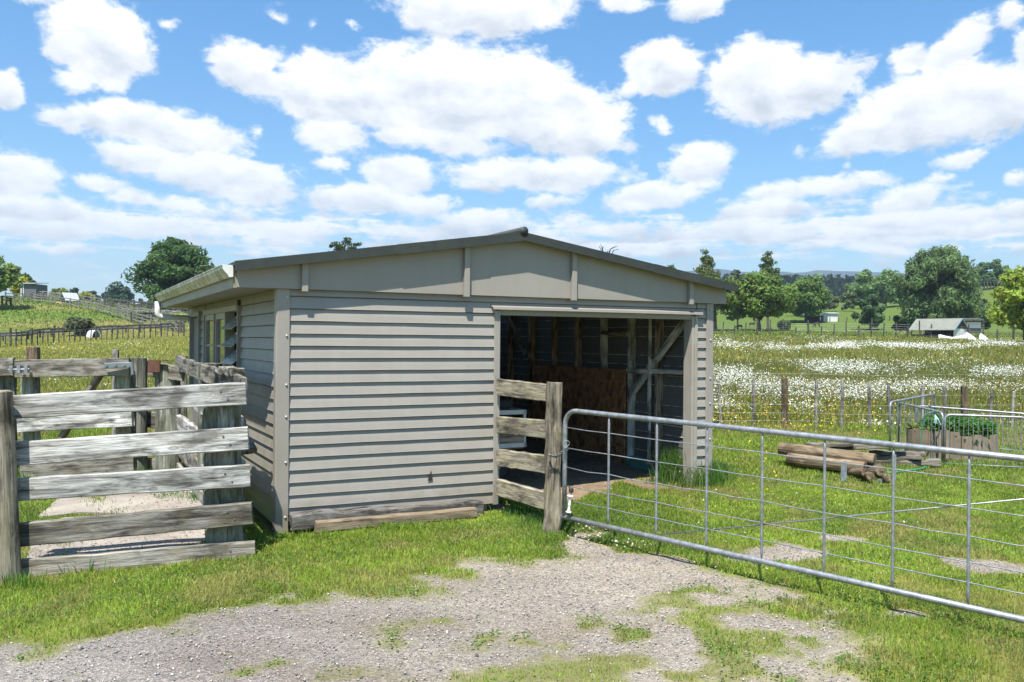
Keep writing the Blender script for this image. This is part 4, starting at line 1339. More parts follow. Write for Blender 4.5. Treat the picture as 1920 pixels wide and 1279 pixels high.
    for i in range(3000):
        th, rr = rng.uniform(0, 6.283), math.sqrt(rng.uniform()) * .97
        x, y = a_ * rr * math.cos(th), b_ * rr * math.sin(th)
        z = .32 + rng.uniform(0, 1) ** .7 * (.25 - .10 * rr * rr) * (1.0 if x > -.35 else .7)
        if x > -.1 and y < -.25 and rng.uniform() < .12: z -= rng.uniform(.05, .16); y -= .07
        s = rng.uniform(.022, .042)
        u_ = Vector(rng.normal(0, 1, 3)); u_.z *= .5; u_.normalize()
        w_ = u_.cross(Vector(rng.normal(0, .5, 3)) + Vector((0, 0, 1))).normalized()
        k = len(V); P = Vector((x, y, z))
        V += [P - u_ * s, P + w_ * s * .6, P + u_ * s, P - w_ * s * .6]
        Q.append((k, k + 1, k + 2, k + 3))
        base = (.075, .19, .035) if x > -.42 else (.16, .2, .05)
        C += [tuple(q * rng.uniform(.65, 1.35) for q in base)] * 4
    me = np_mesh('foliage', np.array([tuple(p) for p in V]), None, np.array(Q), np.array(C))
    link('foliage', me, M['leaf'], root, Matrix.Translation(c))
    # hurdles: tube frames with close vertical bars
    def hurdle(p0, p1, h, lab, nb=15, rail_h=None):
        p0, p1 = Vector(p0), Vector(p1)
        root = empty('hurdle', p0, 0, lab, 'hurdle', 'galvanised hurdles round the planter')
        dd = (p1 - p0); L_ = dd.length; dd.normalize()
        rc = .07
        pts = [p0, p0 + Vector((0, 0, h - rc))]
        for k in range(1, 6):
            a = k / 5 * math.pi / 2
            pts.append(p0 + Vector((0, 0, h - rc + rc * math.sin(a))) + dd * (rc * (1 - math.cos(a))))
        q1 = p0 + dd * L_
        for k in range(0, 6):
            a = math.pi / 2 - k / 5 * math.pi / 2
            pts.append(q1 + Vector((0, 0, h - rc + rc * math.sin(a))) - dd * (rc * (1 - math.cos(a))))
        pts.append(q1)
        m = MB().tube(pts, .0155, 8).tube([p0 + Vector((0, 0, .03)), q1 + Vector((0, 0, .03))], .012, 8)
        m.build('frame', M['galv'], root, Matrix.Identity(4), True)
        for k in range(1, nb):
            b = p0 + dd * (L_ * k / nb)
            MB().tube([b + Vector((0, 0, .03)), b + Vector((0, 0, h))], .0042, 5).build('bar', M['galv'], root, Matrix.Identity(4))
    def gpt(px, py, Y):
        p = at(px, py, Y); p.z = float(ground_z(p.x, p.y)) + .0; return p
    hurdle(gpt(1771, 868, 11.35), gpt(1925, 874, 11.05), .66, 'nearest galvanised hurdle standing in front of the planter', 17)
    hurdle(gpt(1767, 866, 11.4), gpt(1684, 866, 12.6), .68, 'galvanised hurdle enclosing the left side of the planter', 13)
    hurdle(gpt(1668, 868, 12.05), gpt(1752, 868, 13.1), .74, 'leftmost galvanised hurdle beyond the pile of planks', 13)
    hurdle(gpt(1718, 862, 13.2), gpt(1925, 868, 12.4), .56, 'rear galvanised hurdle between the planter and the wire fence', 20)
    # hose looped over the hurdle
    pts = [at(1726, 866, 11.5), at(1727, 840, 11.5), at(1729, 805, 11.5), at(1733, 782, 11.5), at(1740, 775, 11.45), at(1750, 772, 11.45), at(1757, 778, 11.5), at(1763, 795, 11.6), at(1767, 815, 11.8)]
    o = MB().tube(pts, .008, 7).build('hose', M['hose'], None, None, True); tag(o, 'green garden hose looped over the hurdle beside the planter', 'hose')
    pts = [gpt(1742, 863, 11.3), gpt(1738, 872, 11.1), gpt(1728, 880, 10.9), gpt(1705, 882, 10.8), gpt(1684, 884, 10.7), gpt(1662, 887, 10.65)]
    pts = [p + Vector((0, 0, .03)) for p in pts]; pts[0].z += .08
    o = MB().tube(pts, .012, 7).build('hose', M['hose'], None, None, True); tag(o, 'end of green hose lying on the grass by the planks', 'hose')
    tw = MB()
    c = at(1753, 778, 11.4)
    for k in range(7):
        a = rng.uniform(-.05, .07)
        tw.tube([c, c + Vector((a * .6, -.02, -.06)), c + Vector((a * 1.2, -.01, rng.uniform(-.14, -.09)))], .005, 4)
    o = tw.build('twine', M['twine'], None); tag(o, 'knot of pale blue baling twine tied to the hurdle', 'twine')
build_right()
#PART3
# ------------------------------------------------------------------ grass, flowers, stones
def blades(name, x, y, h, w, col, lean=.5, lift=0.0, label=None, cat=None, mat=None, zfun=None):
    n = len(x)
    z = (ground_z(x, y) if zfun is None else zfun) + lift
    th = rng.uniform(0, 6.283, n)
    px_, py_ = np.cos(th), np.sin(th)
    lt = rng.uniform(0, 6.283, n); la = np.abs(rng.normal(0, lean, n)) * h
    lx, ly = np.cos(lt) * la, np.sin(lt) * la
    V = np.empty((n, 5, 3))
    hw = w / 2
    V[:, 0] = np.stack([x - px_ * hw, y - py_ * hw, z - .01], 1)
    V[:, 1] = np.stack([x + px_ * hw, y + py_ * hw, z - .01], 1)
    V[:, 2] = np.stack([x - px_ * hw * .8 + lx * .35, y - py_ * hw * .8 + ly * .35, z + h * .6], 1)
    V[:, 3] = np.stack([x + px_ * hw * .8 + lx * .35, y + py_ * hw * .8 + ly * .35, z + h * .6], 1)
    V[:, 4] = np.stack([x + lx, y + ly, z + h * np.clip(1.05 - .25 * la / h, .4, 1)], 1)
    b = np.arange(n)[:, None] * 5
    Q = b + np.array([[0, 1, 3, 2]]); T = b + np.array([[2, 3, 4]])
    C = np.repeat(col[:, None, :], 5, 1)
    me = np_mesh(name, V.reshape(-1, 3), T, Q, C.reshape(-1, 3))
    o = link(name, me, mat or M['grassblade'])
    return tag(o, label, cat, None, 'stuff')

def frustum(n, y0, y1, margin=1.0):
    """points with equal density per ground area inside the widened view"""
    y = np.sqrt(rng.uniform(y0 * y0, y1 * y1, n))
    k = .60 + margin / y
    x = rng.uniform(-1, 1, n) * k * y
    return x, y

def grass_colour(n, base, var=.25, yellow=.0, yc=(.26, .22, .08)):
    b = np.array(base)[None] * (1 + rng.normal(0, var, (n, 1))) * (1 + rng.normal(0, .07, (n, 3)))
    m = rng.uniform(0, 1, n) < yellow
    b[m] = np.array(yc)[None] * (1 + rng.normal(0, .2, (m.sum(), 1)))
    return np.clip(b, .01, .6)

def inside_shed(x, y, pad=.06):
    lx, ly = shed_local(x, y)
    return (lx > -pad) & (lx < SW + pad) & (ly > -pad) & (ly < SD + pad)

def lawn_block(x, y):
    # cover of bare ground, and where the shed keeps grass from growing
    g, inside = bare_amount(x, y)
    lx, ly = shed_local(x, y)
    return g, (inside > .45) | (inside_shed(x, y) & ((lx < 2.17) | (ly > 1.2)))

SLAB_POLYS = [[W0(*p) for p in [(45, 1055), (65, 985), (120, 958), (230, 950), (250, 925), (385, 915), (425, 935), (432, 1018), (300, 1058)]]]
def build_grass():
    # mown lawn and verge close to the camera
    n = 640000
    x, y = frustum(n, 4.0, 10.2, 2.2)
    g, ins = lawn_block(x, y)
    slab = poly_sd(x, y, SLAB_POLYS[0])
    clump = fbm(x * 5, y * 5, 3, 91); big = fbm(x * 1.1, y * 1.1, 3, 92)
    keep = (rng.uniform(0, 1, n) < ((1 - sstep(.05, .72, g)) * (.25 + 1.05 * clump) + .045 * (1 - sstep(.5, 1, g)) + .05 * (fbm(x * 7, y * 7, 2, 90) > .66))) & ~ins & ~((slab > .03) & (rng.uniform(0, 1, n) < .97))
    x, y, clump, big, g = x[keep], y[keep], clump[keep], big[keep], g[keep]
    n = len(x)
    lush = np.exp(-((x - .75) / .8) ** 2 - ((y - 8.0) / 1.0) ** 2)
    tuft_here = sstep(.1, .3, poly_sd(x, y, GRAVEL))
    h = (.012 + .034 * clump ** 1.3 + .018 * rng.uniform(0, 1, n) + .02 * (rng.uniform(0, 1, n) > .96)) * (1 - .55 * sstep(.0, .5, g)) * (1 - .40 * tuft_here) * (1 + .35 * lush)
    # longer along the foot of walls, boards and posts
    lx, ly = shed_local(x, y)
    edge = np.exp(-np.abs(ly + .26) / .13) * (lx > -.1) * (lx < 2.0)
    h = h * (1 - .5 * edge)
    w = rng.uniform(.0035, .0070, n) * np.clip(y / 6, .8, 1.5)
    c = grass_colour(n, (.245, .345, .042), .22, .10, (.36, .31, .12))
    med = fbm(x * 2.6 + 31, y * 2.6, 3, 98)[:, None]
    c = c * (.72 + .55 * med) * (.80 + .45 * big[:, None]) * (1 - .34 * lush[:, None] * np.array([1.25, .9, .6]))
    dry = sstep(.50, .66, fbm(x * 2.1 + 9, y * 2.1, 4, 96))[:, None] * .55 * (1 - lush[:, None])
    c = c * (1 - dry) + np.array([.36, .30, .12]) * dry
    blades('grass', x, y, h, w, c, .75)
    # clover and flat weeds between the blades
    n = 150000
    x, y = frustum(n, 4.0, 10.5, 2.2)
    g, ins = lawn_block(x, y)
    pn = fbm(x * 2.4 + 70, y * 2.4, 4, 88)
    lush = np.exp(-((x - .9) / 1.0) ** 2 - ((y - 7.7) / 1.0) ** 2)
    keep = (rng.uniform(0, 1, n) < (1 - sstep(.2, .9, g)) * sstep(.45, .6, pn + .25 * lush)) & ~ins & (poly_sd(x, y, SLAB_POLYS[0]) < .02)
    x, y = x[keep], y[keep]; n = len(x)
    r_ = rng.uniform(.005, .012, n); th = rng.uniform(0, 6.283, n)
    z = ground_z(x, y) + rng.uniform(.012, .045, n)
    V = np.empty((n, 4, 3)); tx, ty = rng.normal(0, .45, n), rng.normal(0, .45, n)
    for i in range(4):
        a = th + i * math.pi / 2; q = r_ * (1.0 if i % 2 == 0 else .7)
        V[:, i] = np.stack([x + np.cos(a) * q, y + np.sin(a) * q, z + np.cos(a) * q * tx + np.sin(a) * q * ty], 1)
    c = grass_colour(n, (.085, .165, .030), .25, .03)
    me = np_mesh('clover_leaves', V.reshape(-1, 3), None, np.arange(n * 4).reshape(-1, 4), np.repeat(c[:, None], 4, 1).reshape(-1, 3))
    tag(link('clover_leaves', me, M['leaf']), kind='stuff')
    # lawn farther back on the right and the yard on the left
    n = 185000
    x, y = frustum(n, 10.2, 14.6, 2.4)
    g, ins = bare_amount(x, y)[0], inside_shed(x, y)
    slab = poly_sd(x, y, SLAB_POLYS[0])
    keep = (rng.uniform(0, 1, n) < (1 - sstep(.3, .8, g)) * .9) & ~ins & (slab < .03)
    x, y = x[keep], y[keep]; n = len(x)
    cl = fbm(x * 2.2, y * 2.2, 3, 93)
    h = .022 + .045 * cl + .02 * rng.uniform(0, 1, n) + .12 * sstep(13.3, 14.6, y) * rng.uniform(0, 1, n)
    c = grass_colour(n, (.220, .315, .040), .22, .08, (.32, .28, .11)) * (.75 + .55 * cl[:, None])
    dry = sstep(.48, .66, fbm(x * 1.3 + 9, y * 1.3, 4, 97))[:, None] * .7
    c = c * (1 - dry) + np.array([.36, .30, .12]) * dry
    blades('grass', x, y, h, rng.uniform(.008, .014, n), c, .6)
    # meadow
    n = 165000
    x, y = frustum(n, 14.6, 34, 3.0)
    m = np.abs(x) > np.where(x > 0, .12, .26) * y
    x, y = x[m], y[m]; n = len(x)
    hue = fbm(x * .16, y * .3, 4, 94)
    h = rng.uniform(.10, .32, n) * (.7 + .6 * hue)
    c = grass_colour(n, (.145, .175, .036), .22, .22, (.27, .22, .08))
    warm = sstep(.42, .62, hue)[:, None]
    c = c * (1 - .4 * warm) + np.array([.24, .215, .05]) * .4 * warm
    c[x < 0] *= np.array([1.3, 1.3, 1.2])
    h = h * np.where(x < 0, .6, .9)
    blades('meadow_grass', x, y, h, rng.uniform(.010, .024, n), c, .35)
    n = 120000
    x, y = frustum(n, 34, 74, 5.0)
    m = np.abs(x) > np.where(x > 0, .12, .26) * y
    x, y = x[m], y[m]; n = len(x)
    hue = fbm(x * .10, y * .22, 4, 95)
    c = grass_colour(n, (.185, .205, .045), .2, .25, (.30, .25, .08)) * (.8 + .45 * hue[:, None])
    lf = x < 0
    c[lf] = c[lf] * np.array([1.35, 1.35, 1.25])
    blades('meadow_grass', x, y, rng.uniform(.12, .34, n) * np.where(lf, .5, .85), rng.uniform(.025, .06, n), c, .5)
    n = 70000
    x, y = frustum(n, 74, 128, 8.0)
    m = np.abs(x) > np.where(x > 0, .12, .26) * y
    x, y = x[m], y[m]; n = len(x)
    hue = fbm(x * .09, y * .16, 5, 41)
    left = (x < -20)
    c = grass_colour(n, (.155, .215, .040), .2, .10, (.3, .25, .08))
    hc = np.stack([.165 + .11 * sstep(.45, .70, hue), .245 + .03 * sstep(.4, .7, hue), .042 + .05 * sstep(.45, .7, hue)], -1) * (1 + rng.normal(0, .22, (n, 1)))
    c = np.where(left[:, None], hc, c)
    blades('paddock_grass', x, y, rng.uniform(.08, .22, n), rng.uniform(.07, .16, n), np.clip(c, .01, .5), .7)
    # long tufts: jamb foot, post feet, along the boards
    T = [(1268, 900, 30, 10, 700, .40, (.05, .11, .02)), (1318, 908, 42, 12, 800, .30, (.055, .125, .02)), (1350, 900, 26, 8, 260, .20, (.07, .13, .02)), (1240, 905, 24, 6, 150, .16, (.07, .13, .025)),
         (1045, 1005, 14, 6, 60, .07, (.09, .16, .02)), (40, 1105, 50, 8, 160, .12, (.07, .145, .02)), (130, 1072, 55, 8, 240, .15, (.06, .13, .02)), (260, 1052, 60, 6, 220, .12, (.065, .14, .02)), (390, 1042, 60, 6, 220, .12, (.075, .15, .02)), (455, 1030, 25, 6, 90, .09, (.07, .14, .02)),
         (185, 945, 32, 14, 320, .11, (.16, .20, .03)), (215, 968, 40, 8, 220, .08, (.10, .18, .03)), (320, 938, 48, 10, 520, .10, (.055, .14, .02)), (365, 945, 14, 8, 160, .12, (.05, .13, .02)), (110, 1030, 32, 6, 150, .09, (.12, .18, .03)), (45, 975, 40, 20, 420, .10, (.12, .17, .03)), (35, 905, 40, 12, 240, .16, (.06, .14, .02)), (260, 900, 60, 6, 260, .16, (.06, .14, .03)),
         (985, 965, 46, 12, 420, .11, (.05, .115, .02)), (1000, 985, 30, 9, 220, .10, (.05, .115, .02)), (1365, 890, 20, 8, 120, .1, (.1, .15, .03)), (600, 1012, 60, 3, 160, .09, (.12, .2, .02)), (760, 995, 100, 3, 240, .07, (.12, .2, .02)), (700, 990, 100, 3, 160, .08, (.12, .2, .02)),
         (1560, 872, 100, 8, 260, .09, (.11, .16, .03)), (1740, 876, 90, 5, 300, .08, (.10, .17, .03)), (1840, 878, 70, 4, 260, .08, (.10, .17, .03)), (1340, 770, 40, 60, 0, .2, (.1, .13, .03))]
    X, Y, H, Cc = [], [], [], []
    for (px, py, hw, hh, k, hgt, c) in T:
        if k == 0: continue
        a = px + rng.normal(0, .5, k) * hw; b = py + rng.normal(0, .5, k) * hh
        xx, yy = hit(a, b, 3, 40)
        c = tuple(1.45 * q for q in c)
        X.append(xx); Y.append(yy); H.append(hgt * rng.uniform(.4, 1.15, k)); Cc.append(grass_colour(k, c, .25, .05))
    X, Y, H, Cc = map(np.concatenate, (X, Y, H, Cc))
    ok = ~np.isnan(Y); X, Y, H, Cc = X[ok], Y[ok], H[ok], Cc[ok]
    blades('tall_grass', X, Y, H, rng.uniform(.005, .010, len(X)), Cc, .5)
build_grass()

def flowers(name, x, y, z, r, col, var=.06):
    n = len(x)
    ang = rng.uniform(0, 6.283, n)
    nx_, ny_ = rng.normal(0, .38, n), rng.normal(-.15, .38, n)
    k = 6
    V = np.empty((n, k, 3))
    for i in range(k):
        a = ang + 2 * math.pi * i / k
        dx, dy = np.cos(a) * r, np.sin(a) * r
        V[:, i] = np.stack([x + dx, y + dy, z - (dx * nx_ + dy * ny_)], 1)
    b = np.arange(n)[:, None] * k
    Q = np.concatenate([b + np.array([[0, 1, 2, 3]]), b + np.array([[0, 3, 4, 5]])])
    C = np.repeat((np.array(col)[None] * (1 + rng.normal(0, var, (n, 1))))[:, None], k, 1)
    me = np_mesh(name, V.reshape(-1, 3), None, Q, np.clip(C, 0, .9).reshape(-1, 3))
    o = link(name, me, M['petal'])
    return tag(o, kind='stuff')

def build_flowers():
    D = [  # photo ellipse x, y, half width, half height, count
        (1640, 657, 200, 7, 950), (1590, 654, 70, 6, 350), (1470, 660, 60, 7, 240), (1385, 655, 50, 9, 260), (1350, 640, 20, 4, 60), (1880, 650, 50, 7, 380), (1815, 655, 40, 8, 120), (1780, 662, 30, 4, 60),
        (1360, 652, 50, 10, 220), (1400, 672, 60, 4, 70), (1540, 655, 60, 7, 240), (1700, 655, 60, 5, 160), (1640, 700, 140, 8, 520), (1550, 694, 70, 8, 230), (1420, 702, 45, 8, 200), (1390, 712, 60, 14, 420), (1370, 728, 60, 14, 420), (1500, 712, 80, 8, 300), (1600, 710, 120, 7, 330),
        (1720, 702, 60, 6, 160), (1880, 712, 50, 10, 420), (1810, 714, 60, 6, 130), (1860, 725, 60, 8, 100), (1540, 735, 100, 10, 480), (1660, 742, 140, 11, 620), (1790, 738, 110, 10, 420), (1440, 742, 60, 14, 300), (1355, 745, 45, 14, 300), (1600, 757, 60, 9, 220), (1500, 752, 70, 9, 160),
        (1890, 742, 50, 8, 180), (1420, 770, 50, 12, 90), (1507, 778, 20, 8, 70), (1350, 775, 30, 10, 90), (1640, 812, 16, 4, 25), (1515, 826, 22, 4, 22), (1700, 720, 220, 60, 240), (1440, 790, 60, 16, 40),
        (1430, 620, 60, 5, 90), (1355, 623, 25, 4, 45), (1610, 624, 40, 3, 60), (1570, 626, 20, 3, 30), (1680, 628, 14, 3, 25), (1520, 640, 14, 3, 20), (1480, 622, 20, 3, 25), (1500, 640, 120, 6, 90), (1770, 680, 60, 8, 40), (1840, 690, 60, 8, 60),
        (255, 650, 60, 5, 110), (285, 648, 22, 4, 60), (90, 660, 30, 5, 30), (200, 655, 50, 6, 50), (110, 712, 22, 6, 60), (120, 722, 40, 6, 90), (160, 728, 60, 6, 120), (290, 720, 40, 12, 70), (295, 745, 30, 8, 90), (180, 745, 60, 6, 90), (330, 660, 20, 6, 20), (300, 690, 50, 20, 40), (230, 780, 60, 12, 60)]
    X, Y = [], []
    for (px, py, hw, hh, k) in D:
        k = int(k * (.44 if px > 600 else .10))
        a = px + rng.normal(0, .48, k) * hw; b = py + np.clip(rng.normal(0, .45, k), -1.2, 1.2) * hh
        x, y = hit(a, b, 9, 200)
        keep = ~np.isnan(y)
        # break the bands into drifts
        x, y = np.repeat(x[keep], 7), np.repeat(y[keep], 7)
        x = x + rng.normal(0, .010, len(x)) * y; y = y + rng.normal(0, .012, len(y)) * y
        X.append(x); Y.append(y)
    x, y = np.concatenate(X), np.concatenate(Y)
    nn = fbm(x * .8, y * .35, 3, 55)
    k = (nn > .42) & ~inside_shed(x, y) & (y > 10)
    x, y = x[k], y[k]
    z = ground_z(x, y) + rng.uniform(.16, .40, len(x)) * np.clip(y / 25, .5, 1)
    flowers('daisy_flowers', x, y, z, rng.uniform(.009, .017, len(x)) * np.clip(y / 26, .9, 2.0), (.66, .67, .62))
    Yl = [(1450, 790, 120, 34, 430), (1560, 800, 140, 26, 330), (1700, 770, 200, 40, 320), (1880, 780, 60, 46, 220), (1360, 800, 40, 30, 170), (1640, 690, 260, 60, 420), (1400, 690, 80, 50, 160), (1600, 640, 300, 14, 340), (1850, 640, 80, 10, 160), (1450, 640, 100, 12, 130), (1600, 850, 200, 14, 60), (1500, 866, 140, 16, 30), (1450, 920, 120, 40, 20),
          (60, 655, 90, 6, 150), (200, 648, 120, 4, 110), (330, 650, 40, 10, 50), (150, 680, 170, 24, 110), (180, 730, 160, 24, 110), (160, 790, 130, 20, 70)]
    X, Y = [], []
    for (px, py, hw, hh, k) in Yl:
        a = px + rng.uniform(-1, 1, k) * hw; b = py + rng.uniform(-1, 1, k) * hh
        x, y = hit(a, b, 6, 200); kk = ~np.isnan(y); X.append(x[kk]); Y.append(y[kk])
    x, y = np.concatenate(X), np.concatenate(Y)
    k = ~inside_shed(x, y)
    x, y = x[k], y[k]
    z = ground_z(x, y) + rng.uniform(.10, .30, len(x)) * np.clip((y - 6) / 9, .25, 1)
    flowers('buttercup_flowers', x, y, z, rng.uniform(.008, .015, len(x)) * np.clip(y / 20, .9, 2.1), (.62, .44, .03), .12)
    # clover heads beside the gate
    k = 60
    a = np.concatenate([1110 + rng.normal(0, .5, k) * 50, 1180 + rng.normal(0, .5, 30) * 60, rng.uniform(1300, 1800, 60)]); b = np.concatenate([1012 + rng.normal(0, .5, k) * 18, 1035 + rng.normal(0, .5, 30) * 8, rng.uniform(930, 1110, 60)])
    x, y = hit(a, b, 4, 30)
    flowers('clover_flowers', x, y, ground_z(x, y) + rng.uniform(.05, .085, len(x)), rng.uniform(.005, .009, len(x)), (.55, .46, .40), .1)
build_flowers()

def build_stones():
    n = 75000
    x, y = frustum(n, 4.0, 10.5, 1.5)
    g = bare_amount(x, y)[0]
    keep = (rng.uniform(0, 1, n) < np.clip(g, 0, 1) * .75 + .03) & ~inside_shed(x, y)
    x, y = x[keep], y[keep]; n = len(x)
    s = .0034 + .0066 * rng.uniform(0, 1, n) ** 2.2 + .012 * (rng.uniform(0, 1, n) > .992) * rng.uniform(.2, .8, n)
    z = ground_z(x, y)
    base = np.array([(1, 0, 0), (0, 1, 0), (-1, 0, 0), (0, -1, 0), (0, 0, 1), (0, 0, -1)], float)
    V = base[None] * (s[:, None, None] * rng.uniform(.6, 1.35, (n, 6, 1)))
    V[:, :, 2] *= .65
    th = rng.uniform(0, 6.283, n)
    c_, s_ = np.cos(th)[:, None], np.sin(th)[:, None]
    vx = V[:, :, 0] * c_ - V[:, :, 1] * s_; vy = V[:, :, 0] * s_ + V[:, :, 1] * c_
    tx, ty = rng.normal(0, .5, (n, 1)), rng.normal(0, .5, (n, 1))
    vz = V[:, :, 2] + vx * tx * .6 + vy * ty * .6
    V = np.stack([vx + x[:, None], vy + y[:, None], vz + z[:, None] + s[:, None] * .25 + .003], -1)
    T = np.array([(0, 1, 4), (1, 2, 4), (2, 3, 4), (3, 0, 4), (1, 0, 5), (2, 1, 5), (3, 2, 5), (0, 3, 5)])
    T = (np.arange(n)[:, None, None] * 6 + T[None]).reshape(-1, 3)
    t = rng.uniform(0, 1, (n, 1))
    c = np.where(t < .5, np.array([[.35, .312, .265]]), np.where(t < .78, np.array([[.22, .22, .225]]), np.where(t < .93, np.array([[.43, .405, .365]]), np.array([[.13, .125, .12]]))))
    c = c * (1 + rng.normal(0, .15, (n, 1)))
    me = np_mesh('gravel_stones', V.reshape(-1, 3), T, None, np.repeat(c[:, None], 6, 1).reshape(-1, 3))
    tag(link('gravel_stones', me, M['stone']), kind='stuff')
    # straw, chips and droppings on the yard concrete and the shed floor
    k = 1500
    a = np.concatenate([rng.uniform(60, 425, k), rng.uniform(960, 1260, 700)]); b = np.concatenate([rng.uniform(915, 1058, k), rng.uniform(868, 925, 700)])
    x, y = hit(a, b, 4, 20)
    ok = (poly_sd(x, y, SLAB_POLYS[0]) > .02) | inside_shed(x, y, -.15)
    x, y = x[ok], y[ok]; n = len(x)
    L_ = rng.uniform(.008, .03, n); th = rng.uniform(0, 6.283, n); z = ground_z(x, y) + .056
    z = np.where(inside_shed(x, y, 0), ground_z(x, y) + .012, z)
    d = np.stack([np.cos(th), np.sin(th)], 1); wv = rng.uniform(.003, .008, n)
    V = np.empty((n, 4, 3)); 
    for i, (u_, v_) in enumerate(((-1, -1), (1, -1), (1, 1), (-1, 1))):
        V[:, i, 0] = x + d[:, 0] * L_ * u_ / 2 - d[:, 1] * wv * v_ / 2
        V[:, i, 1] = y + d[:, 1] * L_ * u_ / 2 + d[:, 0] * wv * v_ / 2
        V[:, i, 2] = z + rng.uniform(-.002, .008, n)
    c = np.where(rng.uniform(0, 1, (n, 1)) < .7, np.array([[.10, .065, .04]]), np.array([[.32, .26, .18]])) * (1 + rng.normal(0, .25, (n, 1)))
    me = np_mesh('straw_litter', V.reshape(-1, 3), None, np.arange(n * 4).reshape(-1, 4), np.clip(np.repeat(c[:, None], 4, 1).reshape(-1, 3), .01, .6))
    tag(link('straw_litter', me, M['stone']), kind='stuff')
build_stones()

# ------------------------------------------------------------------ trees
def crown_radius(kind, u):
    if kind == 'round': return math.sqrt(max(0, 1 - (2 * u - 1) ** 2)) ** .8
    if kind == 'broad': return min(1, (u + .12) * 3.2) * math.sqrt(max(0, 1 - max(0, u - .15) ** 2 / .74))
    if kind == 'egg': return (math.sin(math.pi * min(1, u ** .75)) ** .8) if u < 1 else 0
    if kind == 'cone': return max(0, (1 - u)) ** .75 * min(1, u * 6 + .4)
    if kind == 'column': return min(1, u * 4 + .3) * (max(0, 1 - u) ** .4)
    if kind == 'willow': return min(1, .72 + u * .55) * math.sqrt(max(0, 1 - max(0, u - .35) ** 2 / .43))
    return 1

def tree(name, label, base, height, width, crown0, kind, col, leaf, nclump, per, seed, trunk=.2, cat='tree', group=None, crown_r=.2, bark='bark', sparse=0, warm=None, droop=0, depth=None, upper=None):
    rs = np.random.default_rng(seed)
    base = Vector(base)
    root = empty(name, base, 0, label, cat, group)
    H = height - crown0
    dep = depth or width
    cents = []
    for i in range(nclump):
        for _ in range(40):
            u = rs.uniform(.02, .97) ** .9
            rr = crown_radius(kind, u)
            if rs.uniform() < rr + .08: break
        a = rs.uniform(0, 2 * math.pi)
        q = rs.uniform(.0, 1) ** .42
        lump = 1 + .16 * math.sin(3 * a + seed) + .10 * math.sin(5 * a + u * 9 + seed * 2)
        cents.append((math.cos(a) * q * rr * width / 2 * .86 * lump, math.sin(a) * q * rr * dep / 2 * .86 * lump, crown0 + u * H * .95, q))
    cents = np.array(cents)
    N_ = nclump * per
    ci = np.repeat(np.arange(nclump), per)
    cr = width * crown_r * rs.uniform(.55, 1.1, nclump)
    dirs = rs.normal(0, 1, (N_, 3)); dirs /= np.linalg.norm(dirs, axis=1)[:, None]
    rad = cr[ci] * rs.uniform(.25, 1.0, N_) ** .5
    P = cents[ci, :3] + dirs * rad[:, None] * np.array([1, 1, .72])
    if droop: P[:, 2] -= rs.uniform(0, droop, N_) * (np.hypot(P[:, 0], P[:, 1]) / (width / 2))
    P[:, 2] = np.maximum(P[:, 2], crown0 * .55 + rs.uniform(0, .2, N_))
    nrm = dirs * .8 + rs.normal(0, .55, (N_, 3)) + np.array([0, 0, .35])
    nrm /= np.linalg.norm(nrm, axis=1)[:, None]
    t = rs.normal(0, 1, (N_, 3))
    if droop: t[:, 2] -= 1.2
    t -= nrm * (t * nrm).sum(1)[:, None]; t /= np.linalg.norm(t, axis=1)[:, None]
    b = np.cross(nrm, t)
    s = leaf * rs.uniform(.6, 1.3, N_)
    V = np.empty((N_, 4, 3))
    asp = .55 if not droop else .32
    V[:, 0] = P - t * s[:, None]; V[:, 1] = P + b * s[:, None] * asp + nrm * s[:, None] * .12
    V[:, 2] = P + t * s[:, None]; V[:, 3] = P - b * s[:, None] * asp + nrm * s[:, None] * .12
    cv = np.array(col)[None] * (1 + rs.normal(0, .17, (nclump, 1)))[ci] * (1 + rs.normal(0, .2, (N_, 1))) * (1 + rs.normal(0, .05, (N_, 3)))
    if warm is not None:
        m = rs.uniform(0, 1, N_) < warm[1]
        cv[m] = np.array(warm[0])[None] * (1 + rs.normal(0, .2, (m.sum(), 1)))
    me = np_mesh('crown', V.reshape(-1, 3), None, np.arange(N_ * 4).reshape(-1, 4), np.clip(np.repeat(cv[:, None], 4, 1).reshape(-1, 3), .006, .7))
    link('crown', me, M['leaf'], root, Matrix.Translation(base))
    if trunk:
        tb = MB()
        lean = Vector((rs.normal(0, .02) * height, rs.normal(0, .02) * height, 0))
        topz = crown0 + H * (.55 if kind in ('round', 'broad', 'willow', 'egg') else .85)
        pts = [Vector((0, 0, -.3)), Vector((0, 0, crown0 * .4)) + lean * .2, Vector((0, 0, crown0)) + lean * .5, Vector((0, 0, topz)) + lean]
        tb.tube(pts, [trunk * 1.35, trunk, trunk * .85, trunk * .25], 8)
        order = rs.permutation(nclump)[:min(nclump, 16)]
        for i in order:
            c = Vector(cents[i, :3])
            z0 = min(topz, max(crown0 * .7, c.z - np.hypot(c.x, c.y) * rs.uniform(.5, 1.0)))
            p0 = Vector((0, 0, z0)) + lean * (z0 / max(.1, topz))
            mid = p0.lerp(c, .5) + Vector((0, 0, .06 * H))
            tb.tube([p0, mid, c], [trunk * .42, trunk * .25, trunk * .08], 5)
        tb.build('trunk', M[bark], root, Matrix.Translation(base))
    return root

def place(px, yb, Yfix=None):
    """foot of a tree: on the terrain where the photo shows it, or at a chosen distance"""
    if Yfix is None:
        return gp(px, yb)
    x = uv(px, yb)[0] * Yfix
    return Vector((x, Yfix, float(ground_z(x, Yfix))))

